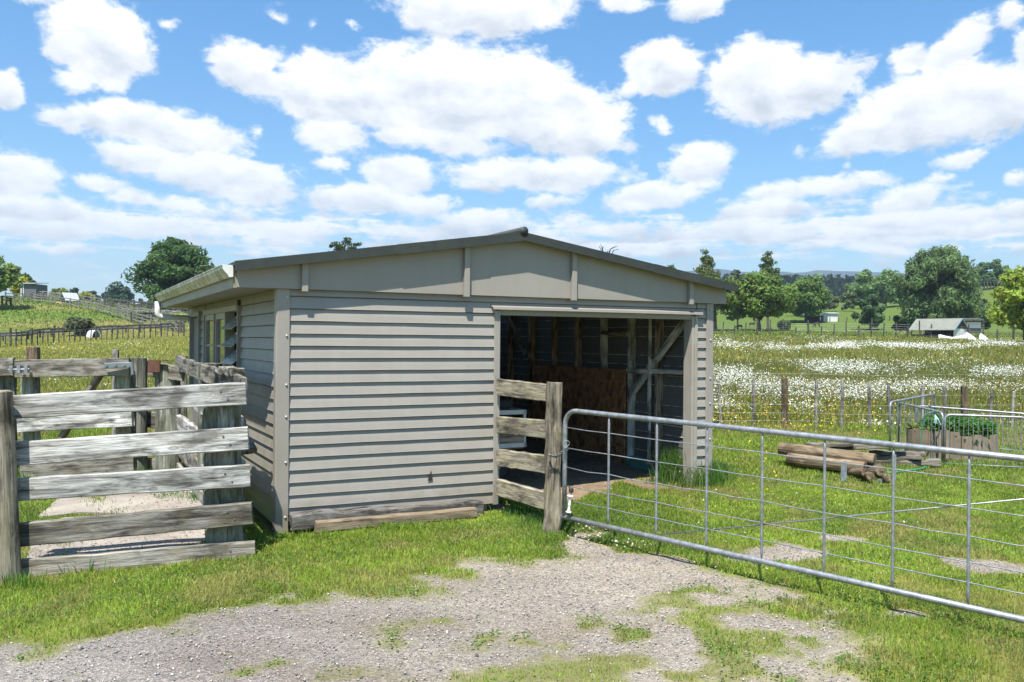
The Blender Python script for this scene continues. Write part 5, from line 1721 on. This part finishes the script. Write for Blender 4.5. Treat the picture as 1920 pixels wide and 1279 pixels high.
def T(name, label, px, yb, yt, wpx, kind, col, seed, Y=None, crown_y=None, n=46, per=70, leaf=None, cat='tree', group=None, **kw):
    p = place(px, yb, Y)
    zt = at(px, yt, p.y).z
    h = max(.5, zt - p.z)
    w = wpx / F * p.y * 1.13
    cz = at(px, crown_y, p.y).z - p.z if crown_y else h * .12
    leaf = leaf or max(.16, p.y * .0024)
    n, per = int(n * 1.35), int(per * 1.25)
    return tree(name, label, p, h, w, max(.1, cz), kind, col, leaf, n, per, seed, cat=cat, group=group, **kw)

def build_trees():
    G = (.060, .105, .022)
    # left of the shed
    T('tree', 'bright green leafy tree cut off by the left edge on the hill', -14, 570, 478, 86, 'round', (0.199, 0.313, 0.066), 1, 88, 548, 40, 60, trunk=.22, warm=((.2, .25, .08), .2))
    T('tree', 'small dark round tree behind the dark hilltop shed', 44, 556, 510, 34, 'round', (0.071, 0.122, 0.037), 2, 122, None, 20, 50)
    T('hedge', 'yellow green clipped hedge behind the dark hilltop shed', 43, 556, 519, 44, 'column', (0.416, 0.416, 0.057), 3, 117, None, 16, 50, cat='hedge', trunk=0)
    T('bush', 'olive green rounded bush on the hill skyline', 113, 562, 543, 40, 'round', (0.161, 0.209, 0.057), 4, 135, None, 16, 50, cat='bush', trunk=.1)
    T('conifer', 'dark distant conifer between the olive bush and two other conifers', 140, 572, 536, 34, 'egg', (0.040, 0.082, 0.045), 5, 250, None, 18, 46, group='dark conifers on the skyline')
    T('conifer', 'smallest dark distant conifer on the left skyline', 172, 574, 544, 32, 'egg', (0.040, 0.082, 0.045), 6, 250, None, 16, 46, group='dark conifers on the skyline')
    T('conifer', 'largest dark distant conifer left of the big broadleaf tree', 222, 578, 531, 62, 'egg', (0.045, 0.091, 0.053), 7, 250, None, 28, 50, group='dark conifers on the skyline')
    T('conifer', 'faint far conifer just left of the big broadleaf tree', 262, 580, 556, 16, 'egg', (0.045, 0.091, 0.053), 71, 300, None, 10, 40, group='dark conifers on the skyline')
    T('tree', 'big dense dark green broadleaf tree rising behind the gutter', 330, 600, 447, 146, 'broad', (0.060, 0.127, 0.037), 8, 108, 578, 90, 110, leaf=.25, trunk=.4, crown_r=.13, warm=((.12, .14, .03), .14))
    T('bush', 'dark twiggy bush on the grassy slope', 152, 630, 596, 42, 'round', (0.101, 0.117, 0.057), 9, None, None, 26, 60, cat='bush', trunk=.08)
    T('shrub', 'yellow green shrubs along the skyline beside the A shaped shelter', 160, 566, 550, 26, 'round', (0.323, 0.340, 0.076), 10, 120, None, 10, 40, cat='shrub', trunk=0)
    T('bush', 'yellow green gorse like bush by the lower left slope fence', 336, 622, 600, 46, 'round', (0.304, 0.323, 0.057), 11, 86, None, 18, 50, cat='bush', trunk=0)
    # seen over the roof
    T('tree', 'loose crowned treetop showing over the shed roof ridge', 645, 560, 446, 62, 'round', (0.071, 0.101, 0.040), 12, 78, 486, 34, 30, leaf=.12, trunk=.10, crown_r=.085)
    T('tree', 'slim grey green treetop behind the right roof slope', 1258, 600, 474, 26, 'cone', (0.122, 0.184, 0.071), 13, 135, None, 20, 40, trunk=.12, crown_r=.22)
    T('tree', 'tall open crowned tree beyond the right end of the roof', 1322, 615, 463, 66, 'cone', (0.132, 0.172, 0.051), 14, 140, 565, 60, 46, leaf=.20, trunk=.16, crown_r=.12, warm=((.14, .13, .03), .2))
    T('tree', 'dark trunked tree just right of the shed wall', 1340, 622, 522, 100, 'broad', (0.113, 0.184, 0.032), 15, None, 588, 46, 80, trunk=.28, crown_r=.16, warm=((.18, .19, .03), .2))
    T('tree', 'thin small leaved tree behind the maple shaped tree', 1384, 610, 500, 60, 'egg', (0.122, 0.172, 0.082), 16, 150, None, 26, 44, trunk=.15, crown_r=.17)
    T('tree', 'tall sparse tree with airy top behind the maple shaped tree', 1440, 615, 466, 74, 'cone', (0.113, 0.163, 0.051), 17, 138, 560, 60, 40, leaf=.20, trunk=.18, crown_r=.11)
    T('tree', 'broad maple shaped tree with layered leaves and two trunks', 1424, 621, 512, 128, 'broad', (0.133, 0.217, 0.043), 18, None, 594, 70, 90, trunk=.24, crown_r=.14, warm=((.17, .19, .04), .16))
    T('tree', 'dense dark round tree sheltering the low dark shed', 1511, 606, 526, 78, 'round', (0.098, 0.172, 0.032), 19, None, 588, 44, 80, trunk=.26, crown_r=.16, warm=((.13, .16, .03), .12))
    T('tree', 'pale grey green tree behind the dense dark round tree', 1520, 592, 512, 66, 'egg', (0.141, 0.217, 0.085), 20, 185, None, 30, 50, trunk=.2)
    T('tree', 'light green poplar clump left of the big willow', 1622, 578, 504, 52, 'egg', (0.161, 0.255, 0.085), 22, 230, None, 26, 50, trunk=.2, group='pale poplars beyond the paddock')
    T('tree', 'taller light green poplar clump touching the big willow', 1662, 578, 506, 56, 'egg', (0.161, 0.255, 0.085), 23, 225, None, 26, 50, trunk=.2, group='pale poplars beyond the paddock')
    T('tree', 'lower light green poplar clump left of the others', 1600, 580, 524, 36, 'egg', (0.161, 0.255, 0.085), 24, 240, None, 20, 50, trunk=.2, group='pale poplars beyond the paddock')
    T('bush', 'round dark green bush standing alone in the far paddock', 1631, 592, 551, 52, 'round', (0.072, 0.127, 0.045), 25, 150, None, 30, 70, cat='bush', trunk=.15, crown_r=.16)
    T('willow_tree', 'huge grey green willow towering over the right paddock', 1758, 606, 457, 150, 'willow', (0.136, 0.209, 0.076), 26, 128, None, 110, 110, leaf=.36, trunk=.45, crown_r=.12, droop=1.6, cat='willow')
    T('willow_tree', 'low grey green willow skirt to the right of the huge willow', 1818, 606, 535, 62, 'willow', (0.127, 0.193, 0.072), 27, 130, None, 34, 80, trunk=.2, crown_r=.15, droop=.8, cat='willow')
    T('tree', 'left one of two mid green poplars on the skyline right of the willow', 1845, 540, 488, 38, 'column', (0.101, 0.179, 0.072), 28, 235, 536, 20, 50, trunk=.2, group='poplars on the right skyline')
    T('tree', 'right one of two mid green poplars on the skyline right of the willow', 1872, 540, 486, 36, 'column', (0.101, 0.179, 0.072), 29, 236, 536, 20, 50, trunk=.2, group='poplars on the right skyline')
    T('tree', 'bright lime green tree cut off by the right edge', 1922, 642, 503, 118, 'broad', (0.285, 0.389, 0.053), 30, 64, 612, 64, 90, leaf=.16, trunk=.14, crown_r=.15, warm=((.26, .29, .06), .3))
    # pale bushes on the far bank
    for i, (px, yb, yt, w, c, l) in enumerate(((1562, 566, 552, 26, (.14, .16, .06), 'pale flowering bush on the far bank left of the poplars'), (1590, 572, 548, 30, (.12, .16, .06), 'pale green bank bush under the poplars'), (1545, 580, 560, 20, (.07, .10, .04), 'small dull bush beside the grey water tank'))):
        T('bush', l, px, yb, yt, w, 'round', c, 40 + i, 210, None, 10, 40, cat='bush', trunk=0)
    for i, (px, yb, yt, w, l) in enumerate(((1692, 606, 592, 36, 'dark scrub at the left foot of the huge willow'), (1842, 600, 560, 30, 'dark scrub between the willow and the lime green tree'), (1470, 608, 598, 20, 'small scrub behind the alpacas'))):
        T('bush', l, px, yb, yt, w, 'round', (0.082, 0.122, 0.045), 50 + i, 134, None, 12, 50, cat='bush', trunk=0)
    # bare twigs above the roof edge
    root = empty('dead_tree', Vector((2.35, 21, float(ground_z(2.35, 21)))), 0, 'bare dead twigs poking up behind the right roof slope', 'dead tree')
    tb = MB()
    b = Vector((2.35, 21, .4)); 
    tp = at(1132, 476, 21)
    tb.tube([b, Vector((2.2, 21, 2.4)), tp + Vector((0, 0, -.4))], [.09, .06, .03], 6)
    for k in range(12):
        e = tp + Vector((rng.normal(0, .17), rng.normal(0, .15), rng.uniform(-.05, .27)))
        m_ = tp.lerp(e, .5) + Vector((rng.normal(0, .04), 0, .02))
        tb.tube([tp + Vector((0, 0, -.4)), m_, e], [.016, .010, .004], 4)
    tb.build('branches', M['bark'], root, Matrix.Identity(4))
build_trees()

def build_forest():
    # far wood that reads as one dark mass
    rs = np.random.default_rng(99)
    V, C = [], []
    cents = []
    for i in range(300):
        px = rs.uniform(1200, 2150) if i < 240 else rs.uniform(-160, 420)
        Y = rs.uniform(420, 560)
        p = place(px, 560, Y)
        top = 515 + rs.uniform(0, 12) if px > 1200 else 566 + rs.uniform(0, 10)
        h = at(px, top, Y).z - p.z
        cents.append((p.x, p.y, p.z, max(3, h)))
    for (x, y, z, h) in cents:
        k = 130
        u = rs.uniform(0, 1, k) ** .8
        w = 6.0 * (1 - u) ** .6 + 1
        a = rs.uniform(0, 6.283, k)
        P = np.stack([x + np.cos(a) * w * rs.uniform(.3, 1, k), y + np.sin(a) * w * rs.uniform(.3, 1, k), z + u * h], 1)
        n = rs.normal(0, 1, (k, 3)); t = np.cross(n, rs.normal(0, 1, (k, 3)))
        n /= np.linalg.norm(n, axis=1)[:, None]; t /= np.linalg.norm(t, axis=1)[:, None]
        b = np.cross(n, t); s = rs.uniform(.8, 1.9, k)[:, None]
        V.append(np.stack([P - t * s, P + b * s * .7, P + t * s, P - b * s * .7], 1))
        c = np.array([.022, .042, .020]) * rs.uniform(.7, 1.3)
        C.append(np.repeat((c[None] * (1 + rs.normal(0, .2, (k, 1))))[:, None], 4, 1))
    V = np.concatenate(V).reshape(-1, 3); C = np.concatenate(C).reshape(-1, 3)
    me = np_mesh('distant_forest', V, None, np.arange(len(V)).reshape(-1, 4), np.clip(C, .004, .3))
    tag(link('distant_forest', me, M['leaf']), kind='stuff')
build_forest()

# ------------------------------------------------------------------ farther fences
def line_fence(name, label, pts, step_px, h, mat, rails=0, wires=0, post_r=.05, cat='fence', rail_h=.14, group=None, jitter=0, Y=None, two=False):
    """posts along a polyline given in the photo; boards or wires between them"""
    P = []
    for (x0, y0), (x1, y1) in zip(pts[:-1], pts[1:]):
        k = max(1, int(abs(x1 - x0) / step_px))
        for i in range(k):
            P.append((x0 + (x1 - x0) * i / k, y0 + (y1 - y0) * i / k))
    P.append(pts[-1])
    W = []
    for px, py in P:
        w = gp(px, py) if Y is None else place(px, py, Y)
        if w.y == w.y: W.append(w)
    root = empty(name, W[0], 0, label, cat, group)
    for i, w in enumerate(W):
        hh = h * (1 + (rng.normal(0, jitter) if jitter else 0)) * (1.12 if i % 4 == 0 else 1)
        r = post_r * (1.5 if i % 4 == 0 and wires else 1)
        MB().box(-r, r, -r, r, -.2, hh, Matrix.Translation(w) @ Matrix.Rotation(rng.normal(0, .03), 4, 'Y')).build('post', mat, root, Matrix.Identity(4))
    for k in range(rails):
        z = h * (.92 - .30 * k)
        mb = MB()
        for a, b in zip(W[:-1], W[1:]):
            a2, b2 = a + Vector((0, -.05, z + rng.normal(0, .03))), b + Vector((0, -.05, z + rng.normal(0, .03)))
            mb.box(0, (b2 - a2).length, -.025, .025, -rail_h / 2, rail_h / 2, frame(a2, b2))
        mb.build('rail', mat, root, Matrix.Identity(4))
    for k in range(wires):
        z = h * (.95 - .17 * k)
        MB().tube([w + Vector((0, 0, z)) for w in W], .006, 4).build('wire', M['wire'], root, Matrix.Identity(4))
    return root

def build_far_fences():
    fw, fd = M['farwood'], M['fardark']
    line_fence('wire_fence', 'wire and batten fence at the foot of the left hill', [(-20, 652), (40, 650), (110, 645), (190, 639), (260, 636), (345, 631)], 9.5, .95, fd, 0, 3, .03, jitter=.12)
    line_fence('rail_fence', 'low two rail fence behind the wire fence at the hill foot', [(-20, 640), (30, 640), (75, 634), (140, 629), (210, 626), (262, 624), (342, 620)], 18, .62, fd, 2, 0, .06, rail_h=.16)
    line_fence('rail_fence', 'grey post and rail fence running diagonally down the left slope', [(10, 566), (60, 567), (115, 573), (165, 582), (205, 592), (250, 606), (300, 618), (345, 624)], 14, .95, fw, 3, 0, .06, rail_h=.10)
    line_fence('rail_fence', 'upper rail fence along the hilltop in front of the dark shed', [(28, 556), (80, 561), (128, 567), (200, 575)], 14, .95, fw, 3, 0, .07, rail_h=.11)
    line_fence('rail_fence', 'dark boarded fence under the big broadleaf tree', [(196, 578), (240, 582), (300, 588), (352, 592)], 12, 1.1, fd, 3, 0, .08, rail_h=.20)
    line_fence('rail_fence', 'pale rail fence stepping down below the dark boarded fence', [(222, 586), (240, 592), (268, 594), (290, 598)], 9, .9, fw, 3, 0, .07, rail_h=.14)
    line_fence('rail_fence', 'short level dark rail panel halfway up the left slope', [(246, 606), (272, 605), (298, 603)], 12, .9, fd, 3, 0, .07, rail_h=.16)
    line_fence('rail_fence', 'pale rails beside the gutter pipe on the left slope', [(286, 594), (312, 597), (334, 598), (352, 606)], 9, .8, fw, 3, 0, .06, rail_h=.14)
    line_fence('rail_fence', 'stub of rails at the foot of the leftmost tree', [(4, 573), (12, 573), (20, 576)], 8, .9, fd, 2, 0, .07)
    line_fence('wire_fence', 'post and wire fence along the far side of the daisy meadow', [(1334, 627), (1420, 629), (1540, 631), (1680, 632), (1790, 636), (1870, 640), (1930, 644)], 21, 1.2, fd, 0, 4, .045, jitter=.15)
    line_fence('wire_fence', 'second wire fence crossing the paddock beyond the coop', [(1540, 605), (1620, 603), (1700, 602)], 16, 1.0, fd, 0, 2, .06, jitter=.2)
    line_fence('wire_fence', 'wire fence along the top of the right green hill', [(1828, 0), (1850, 0), (1912, 0)], 6, 2.4, fd, 0, 2, .09, Y=232, jitter=.1)
build_far_fences()

# ------------------------------------------------------------------ sheds and shelters far off
def gable_shed(root, M4, L_, D, hw, hr, wall, roof, over=.15, open_front=False):
    """ridge along local x"""
    w = MB()
    if not open_front: w.box(-L_ / 2, L_ / 2, -D / 2, D / 2, 0, hw)
    else:
        w.box(-L_ / 2, L_ / 2, D / 2 - .05, D / 2, 0, hw)
    w.prism([(-D / 2, hw), (D / 2, hw), (0, hr - .03)], -L_ / 2, -L_ / 2 + .05, 'x').prism([(-D / 2, hw), (D / 2, hw), (0, hr - .03)], L_ / 2 - .05, L_ / 2, 'x')
    w.build('wall', wall, root, M4)
    r = MB()
    k = (hr - hw) / (D / 2)
    for s in (-1, 1):
        e = D / 2 + over
        r.prism([(0, hr), (s * e, hr - k * e), (s * e, hr - k * e - .05), (0, hr - .05)], -L_ / 2 - over, L_ / 2 + over, 'x')
    return r.build('roof', roof, root, M4)

def build_far_buildings():
    # dark shed on the hilltop
    p = place(50, 556, 104); s = 104 / F
    root = empty('hilltop_shed', p, 0, 'dark grey lean-to shed with pale roof edge on the left hilltop', 'shed')
    Mx = Matrix.Translation(p)
    z0, z1 = at(50, 553, 104).z - p.z, at(50, 533, 104).z - p.z
    w = MB().box(-.35, 18 * s, 0, 2.5, -.3, z1).box(-20 * s, -.35, .9, 2.5, -.3, z1)
    w.build('wall', M['darkshed'], root, Mx)
    MB().box(-.42, -.33, -.06, .0, -.2, z1).box(-11 * s, -10 * s + .05, -.05, .05, -.2, z1).build('post', M['whitep'], root, Mx)
    MB().prism([(-.3, z1 + .02), (2.7, z1 + .25), (2.7, z1 + .32), (-.3, z1 + .12)], -22 * s, 19 * s, 'x').build('roof', M['tinroof'], root, Mx)
    r2 = empty('pen_rail', place(72, 556, 103), 0, 'small black railing beside the dark hilltop shed', 'railing')
    q = place(72, 556, 103)
    mb = MB()
    for k in range(5): mb.box(k * .16, k * .16 + .03, 0, .03, -.2, .75)
    mb.box(0, .66, 0, .03, .70, .75)
    mb.build('bars', M['darkwood'], r2, Matrix.Translation(q))
    # A-shaped white shelter
    p = place(130, 570, 103)
    root = empty('animal_shelter', p, 0, 'white A shaped animal shelter on the hilltop fence line', 'shelter')
    Mx = Matrix.Translation(p + Vector((0, 0, .12))) @ Matrix.Rotation(R(50), 4, 'Z')
    r = MB()
    for s_ in (-1, 1):
        r.prism([(0, 1.05), (s_ * .95, .12), (s_ * .95, .06), (0, .98)], -.85, .85, 'x')
    r.build('roof', M['tinroof'], root, Mx)
    w = MB().prism([(-.85, .1), (.85, .1), (0, .95)], .70, .74, 'x').box(-.8, .8, .55, .65, -.3, .15).box(-.8, .8, -.65, -.55, -.3, .15)
    w.build('wall', M['darkwood'], root, Mx)
    # white half-pipe shelter at the foot of the slope
    p = gp(172, 634)
    root = empty('animal_shelter', p, 0, 'white half pipe animal shelter with dark round opening at the hill foot', 'shelter')
    k = p.y / F
    r_ = 8.5 * k
    Mx = Matrix.Translation(p) @ Matrix.Rotation(R(-38), 4, 'Z')
    mb = MB()
    outer = [(r_ * math.cos(a), r_ * 1.7 * math.sin(a)) for a in np.linspace(0, math.pi, 17)]
    inner = [(.93 * x, .93 * z) for x, z in outer]
    n = len(outer)
    v, f = [], []
    Ls = 26 * k
    for (a, y_) in ((outer, 0), (outer, Ls), (inner, 0), (inner, Ls)):
        v += [(x, y_, z) for x, z in a]
    for i in range(n - 1):
        f += [(i, i + 1, n + i + 1, n + i), (2 * n + i + 1, 2 * n + i, 3 * n + i, 3 * n + i + 1), (i + 1, i, 2 * n + i, 2 * n + i + 1)]
    # bring the opening to the right-hand end
    Rz = Matrix.Rotation(R(48), 4, 'Z')
    mb.add(v, f, Matrix.Translation((9 * k, 0, 0)) @ Rz)
    mb.build('shell', M['whitep'], root, Matrix.Translation(p))
    MB().add([(x * .93, Ls * .95, z * .93) for x, z in outer], [tuple(range(n))], Matrix.Translation((9 * k, 0, 0)) @ Rz).build('end_wall', M['whitep'], root, Matrix.Translation(p))
    # coop at the edge of the meadow
    p = gp(1760, 634)
    k = p.y / F
    root = empty('poultry_coop', p, 0, 'mossy gable roofed poultry coop with open dark side in the meadow', 'coop')
    Mx = Matrix.Translation(p) @ Matrix.Rotation(R(-50), 4, 'Z')
    L_, D = 78 * k, 56 * k
    hw, hr = 17 * k, 36 * k
    gable_shed(root, Mx, L_, D, hw, hr, M['darkwood'], M['mossroof'], .18, True)
    fr_ = MB()
    for x in np.linspace(-L_ / 2 + .04, L_ / 2 - .3, 5): fr_.box(x - .03, x + .03, -D / 2, -D / 2 + .06, 0, hw)
    fr_.box(-L_ / 2, L_ / 2, -D / 2, -D / 2 + .06, hw - .08, hw)
    fr_.build('frame', M['fardark'], root, Mx)
    MB().box(-L_ / 2 + .1, L_ / 2 - .1, D / 2 - .5, D / 2 - .45, .1, .4).box(-L_ / 2 + .05, L_ / 2 - .4, -D / 2 + .02, -D / 2 + .04, .05, .30).build('slatted_side', M['darkwood'], root, Mx)
    wz = MB()
    for i in range(7): wz.box(L_ / 2 - .02, L_ / 2 + .02 + .005 * (i % 2), -D / 2 + .05, D / 2 - .05, i * hw / 7 + .01, (i + 1) * hw / 7)
    wz.build('gable_boards', M['whitep'], root, Mx)
    MB().prism([(-D / 2 + .1, hw + .02), (D / 2 - .1, hw + .02), (0, hr - .1)], L_ / 2 + .01, L_ / 2 + .03, 'x').build('gable_end', M['darkwood'], root, Mx)
    b = MB(); sl = (hr - hw) / (D / 2)
    for s_ in (-1, 1):
        e = D / 2 + .18
        b.prism([(0, hr + .02), (s_ * e, hr - sl * e + .02), (s_ * e, hr - sl * e - .10), (0, hr - .10)], L_ / 2 + .185, L_ / 2 + .22, 'x')
    b.build('barge_board', M['bluetrim'], root, Mx)
    # second little shed behind it
    p = gp(1822, 626)
    k = p.y / F
    root = empty('small_shed', p, 0, 'low flat roofed shed with white panel behind the poultry coop', 'shed')
    Mx = Matrix.Translation(p) @ Matrix.Rotation(R(-10), 4, 'Z')
    MB().box(-22 * k, 18 * k, .3, 2, 0, 24 * k).build('wall', M['darkwood'], root, Mx)
    MB().box(-8 * k, 17 * k, .22, .29, 10 * k, 22 * k).build('panel', M['whitep'], root, Mx)
    MB().prism([(-.3, 24 * k), (2.2, 28 * k), (2.2, 30 * k), (-.3, 27 * k)], -26 * k, 20 * k, 'x').build('roof', M['fardark'], root, Mx)
    # white fibreglass shells standing in the grass
    def shell(px, py, wpx, hpx, lab, lean, rz):
        p = gp(px, py); k = p.y / F
        w_, h_ = wpx * k, hpx * k
        n = 12
        v, f = [], []
        for j in range(7):
            t = j / 6
            for i in range(n + 1):
                a = math.pi * i / n
                ww = w_ / 2 * (1 - t ** 1.6)
                v.append((math.cos(a) * ww + lean * w_ * t, -math.sin(a) * ww * .55 , h_ * t))
        for j in range(6):
            for i in range(n):
                f.append((j * (n + 1) + i, j * (n + 1) + i + 1, (j + 1) * (n + 1) + i + 1, (j + 1) * (n + 1) + i))
        me = MB().add(v, f).mesh('fibreglass_shell')
        o = link('fibreglass_shell', me, M['whitep'], None, Matrix.Translation(p) @ Matrix.Rotation(rz, 4, 'Z'), True)
        mod = o.modifiers.new('thickness', 'SOLIDIFY'); mod.thickness = .04
        tag(o, lab, 'shelter', 'white fibreglass shells beside the coop')
    shell(1821, 640, 26, 17, 'left one of two white pointed fibreglass shells right of the coop', -.35, 0)
    shell(1846, 641, 24, 16, 'rightmost white pointed fibreglass shell near the lime green tree', -.35, .2)
    # white dinghy-like trough
    p = gp(1788, 640); k = p.y / F
    v, f = [], []
    n = 14
    for i in range(n + 1):
        t = i / n
        x = (t - .5) * 50 * k
        bw = math.sin(math.pi * min(1, .12 + t * .88)) ** .6 * 9 * k + .02
        sheer = (7 + 9 * abs(t - .45) ** 1.6 * 2) * k
        for j in range(7):
            a = math.pi * j / 6
            v.append((x, -math.cos(a) * bw, sheer - math.sin(a) ** .7 * (sheer - .02)))
    for i in range(n):
        for j in range(6):
            f.append((i * 7 + j, i * 7 + j + 1, (i + 1) * 7 + j + 1, (i + 1) * 7 + j))
    o = MB().add(v, f).build('dinghy', M['whitep'], None, Matrix.Translation(p) @ Matrix.Rotation(R(-12), 4, 'Z'), True)
    o.modifiers.new('thickness', 'SOLIDIFY').thickness = .05
    tag(o, 'white boat shaped trough lying in front of the coop gable', 'dinghy')
    # white open shed and dark lean-to below the dense tree
    p = gp(1558, 604); k = p.y / F
    root = empty('white_shed', p, 0, 'small white board shed with flat roof at the edge of the trees', 'shed')
    Mx = Matrix.Translation(p)
    w = MB()
    for i in range(7): w.box((-13 + i * 3.9) * k, (-13 + i * 3.9 + 3.3) * k, 0, .08, 0, 15 * k)
    w.box(-13 * k, 13 * k, .06, 2, 0, 15 * k)
    w.build('wall', M['whitep'], root, Mx)
    MB().prism([(-.3, 15.5 * k), (2.3, 17.5 * k), (2.3, 18.5 * k), (-.3, 16.6 * k)], -15 * k, 15 * k, 'x').build('roof', M['tinroof'], root, Mx)
    p = gp(1528, 604.5); k = p.y / F
    root = empty('lean_to', p, 0, 'dark open lean-to left of the small white board shed', 'lean-to')
    Mx = Matrix.Translation(p)
    w = MB().box(-14 * k, 14 * k, 1.4, 1.5, 0, 11 * k)
    for i in range(5): w.box((-14 + i * 7) * k - .06, (-14 + i * 7) * k + .06, 0, .12, 0, 11 * k)
    w.build('wall', M['darkwood'], root, Mx)
    MB().box(-16 * k, 15 * k, -.2, 1.7, 11 * k, 12.2 * k).build('roof', M['darkshed'], root, Mx)
    # pale water tank stand on the far bank
    p = gp(1563, 575); k = p.y / F
    root = empty('water_tank', p, 0, 'pale upright tank on the far bank below the dark forest', 'tank')
    zt = at(1563, 558, p.y).z - p.z
    MB().tube([(0, 0, -.5), (0, 0, zt)], 4.2 * k, 12).build('body', M['tinroof'], root, Matrix.Translation(p))
    MB().box(-4.5 * k, 4.5 * k, -4.4 * k, 4 * k, zt, zt + .15).box(-1.5 * k, 1.5 * k, -4.6 * k, -4.1 * k, zt * .2, zt * .6).build('lid', M['darkshed'], root, Matrix.Translation(p))
    # lone post and log at the slope fence
    p = gp(338, 625)
    o = round_post('stump', p + Vector((0, 0, -.2)), p + Vector((0, 0, 1.0)), .14, M['bark'], None, .8, 10, 4)
    tag(o, 'short dead stump standing by the slope fence near the shed corner', 'stump')
    # pole on the skyline
    p = place(178, 572, 112)
    o = round_post('pole', p + Vector((0, 0, -.2)), at(178, 553, 112), .07, M['farwood'], None, .9, 8, 4)
    tag(o, 'single bare pole standing above the hilltop fence', 'pole')
build_far_buildings()

# ------------------------------------------------------------------ animals
def animal(name, label, cat, p, h, mat, heading, pose, group=None, sheep=False):
    """skinned figure, h = back height; local +x is forward"""
    vs = [(-.42, 0, .86), (-.15, 0, .90), (.18, 0, .88), (.42, 0, .86)]
    rads = [.20, .235, .235, .19]
    es = [(0, 1), (1, 2), (2, 3)]
    def add(pts, rr, fromi):
        last = fromi
        for q, r_ in zip(pts, rr):
            vs.append(q); rads.append(r_); es.append((last, len(vs) - 1)); last = len(vs) - 1
        return last
    for s in (-1, 1):
        add([(-.46, .13 * s, .66), (-.40, .13 * s, .52), (-.52, .13 * s, .36), (-.50, .13 * s, .05), (-.45, .13 * s, .0)], [.12, .085, .05, .042, .05], 0)
        add([(.40, .12 * s, .60), (.41, .12 * s, .38), (.40, .12 * s, .05), (.44, .12 * s, .0)], [.10, .055, .042, .05], 3)
    if pose == 'graze':
        hd = add([(.62, 0, .70), (.78, 0, .42), (.86, 0, .20)], [.12, .09, .085], 3)
        nose = add([(.94, 0, .08)], [.055], hd)
        ear = [(.86, .09, .30), (.86, -.09, .30)]
    else:
        hd = add([(.56, 0, 1.08), (.62, 0, 1.38), (.66, 0, 1.52)], [.12, .085, .10], 3)
        nose = add([(.82, 0, 1.47)], [.055], hd)
        ear = [(.62, .07, 1.68), (.62, -.07, 1.68)]
    for e in ear: add([e], [.022], hd)
    add([(-.58, 0, .82), (-.64, 0, .68)], [.06, .035], 0)
    me = bpy.data.meshes.new('body')
    k = h / 1.08
    me.from_pydata([(a * k, b * k, c * k) for a, b, c in vs], es, [])
    me.materials.append(mat)
    o = bpy.data.objects.new(name, me); COL.objects.link(o)
    sk = o.modifiers.new('skin', 'SKIN'); sk.use_smooth_shade = True
    for i, r_ in enumerate(rads):
        d = me.skin_vertices[0].data[i]; d.radius = (r_ * k, r_ * k); d.use_root = (i == 1)
    sb = o.modifiers.new('sub', 'SUBSURF'); sb.levels = 1; sb.render_levels = 2
    o.matrix_basis = Matrix.Translation(p) @ Matrix.Rotation(heading, 4, 'Z')
    return tag(o, label, cat, group)

def build_animals():
    def a(px, py, hpx, mat, head, pose, lab, name='alpaca', Y=None):
        p = gp(px, py) if Y is None else place(px, py, Y)
        animal(name, lab, name, p, hpx / F * p.y, mat, head, pose, 'alpacas grazing beyond the meadow' if name == 'alpaca' else None)
    a(1386, 620, 10.5, M['furbrown'], R(170), 'graze', 'reddish brown alpaca grazing nearest the shed')
    a(1410, 615, 9.5, M['furdark'], R(-15), 'stand', 'black alpaca standing with raised neck under the maple shaped tree')
    a(1478, 615, 8.5, M['furtan'], R(180), 'stand', 'tan alpaca with raised neck between two trees')
    a(1532, 615, 10.5, M['furdark'], R(190), 'graze', 'dark brown alpaca grazing in front of the lean-to')
    a(110, 576, 9.5, M['furfawn'], R(0), 'graze', 'pale fawn sheep grazing below the A shaped shelter', 'sheep')
build_animals()
# ------------------------------------------------------------------ air
def build_haze():
    m = bpy.data.materials.new('haze'); m.use_nodes = True
    nt = m.node_tree; nt.nodes.clear()
    out = nt.nodes.new('ShaderNodeOutputMaterial'); v = nt.nodes.new('ShaderNodeVolumePrincipled')
    v.inputs['Color'].default_value = (.70, .86, 1.0, 1)
    v.inputs['Density'].default_value = 2.4e-4
    v.inputs['Anisotropy'].default_value = .2
    nt.links.new(v.outputs[0], out.inputs['Volume'])
    o = MB().box(-3700, 3700, -80, 4400, -60, 330).build('haze', m)
    tag(o, kind='stuff')
build_haze()
#PART4
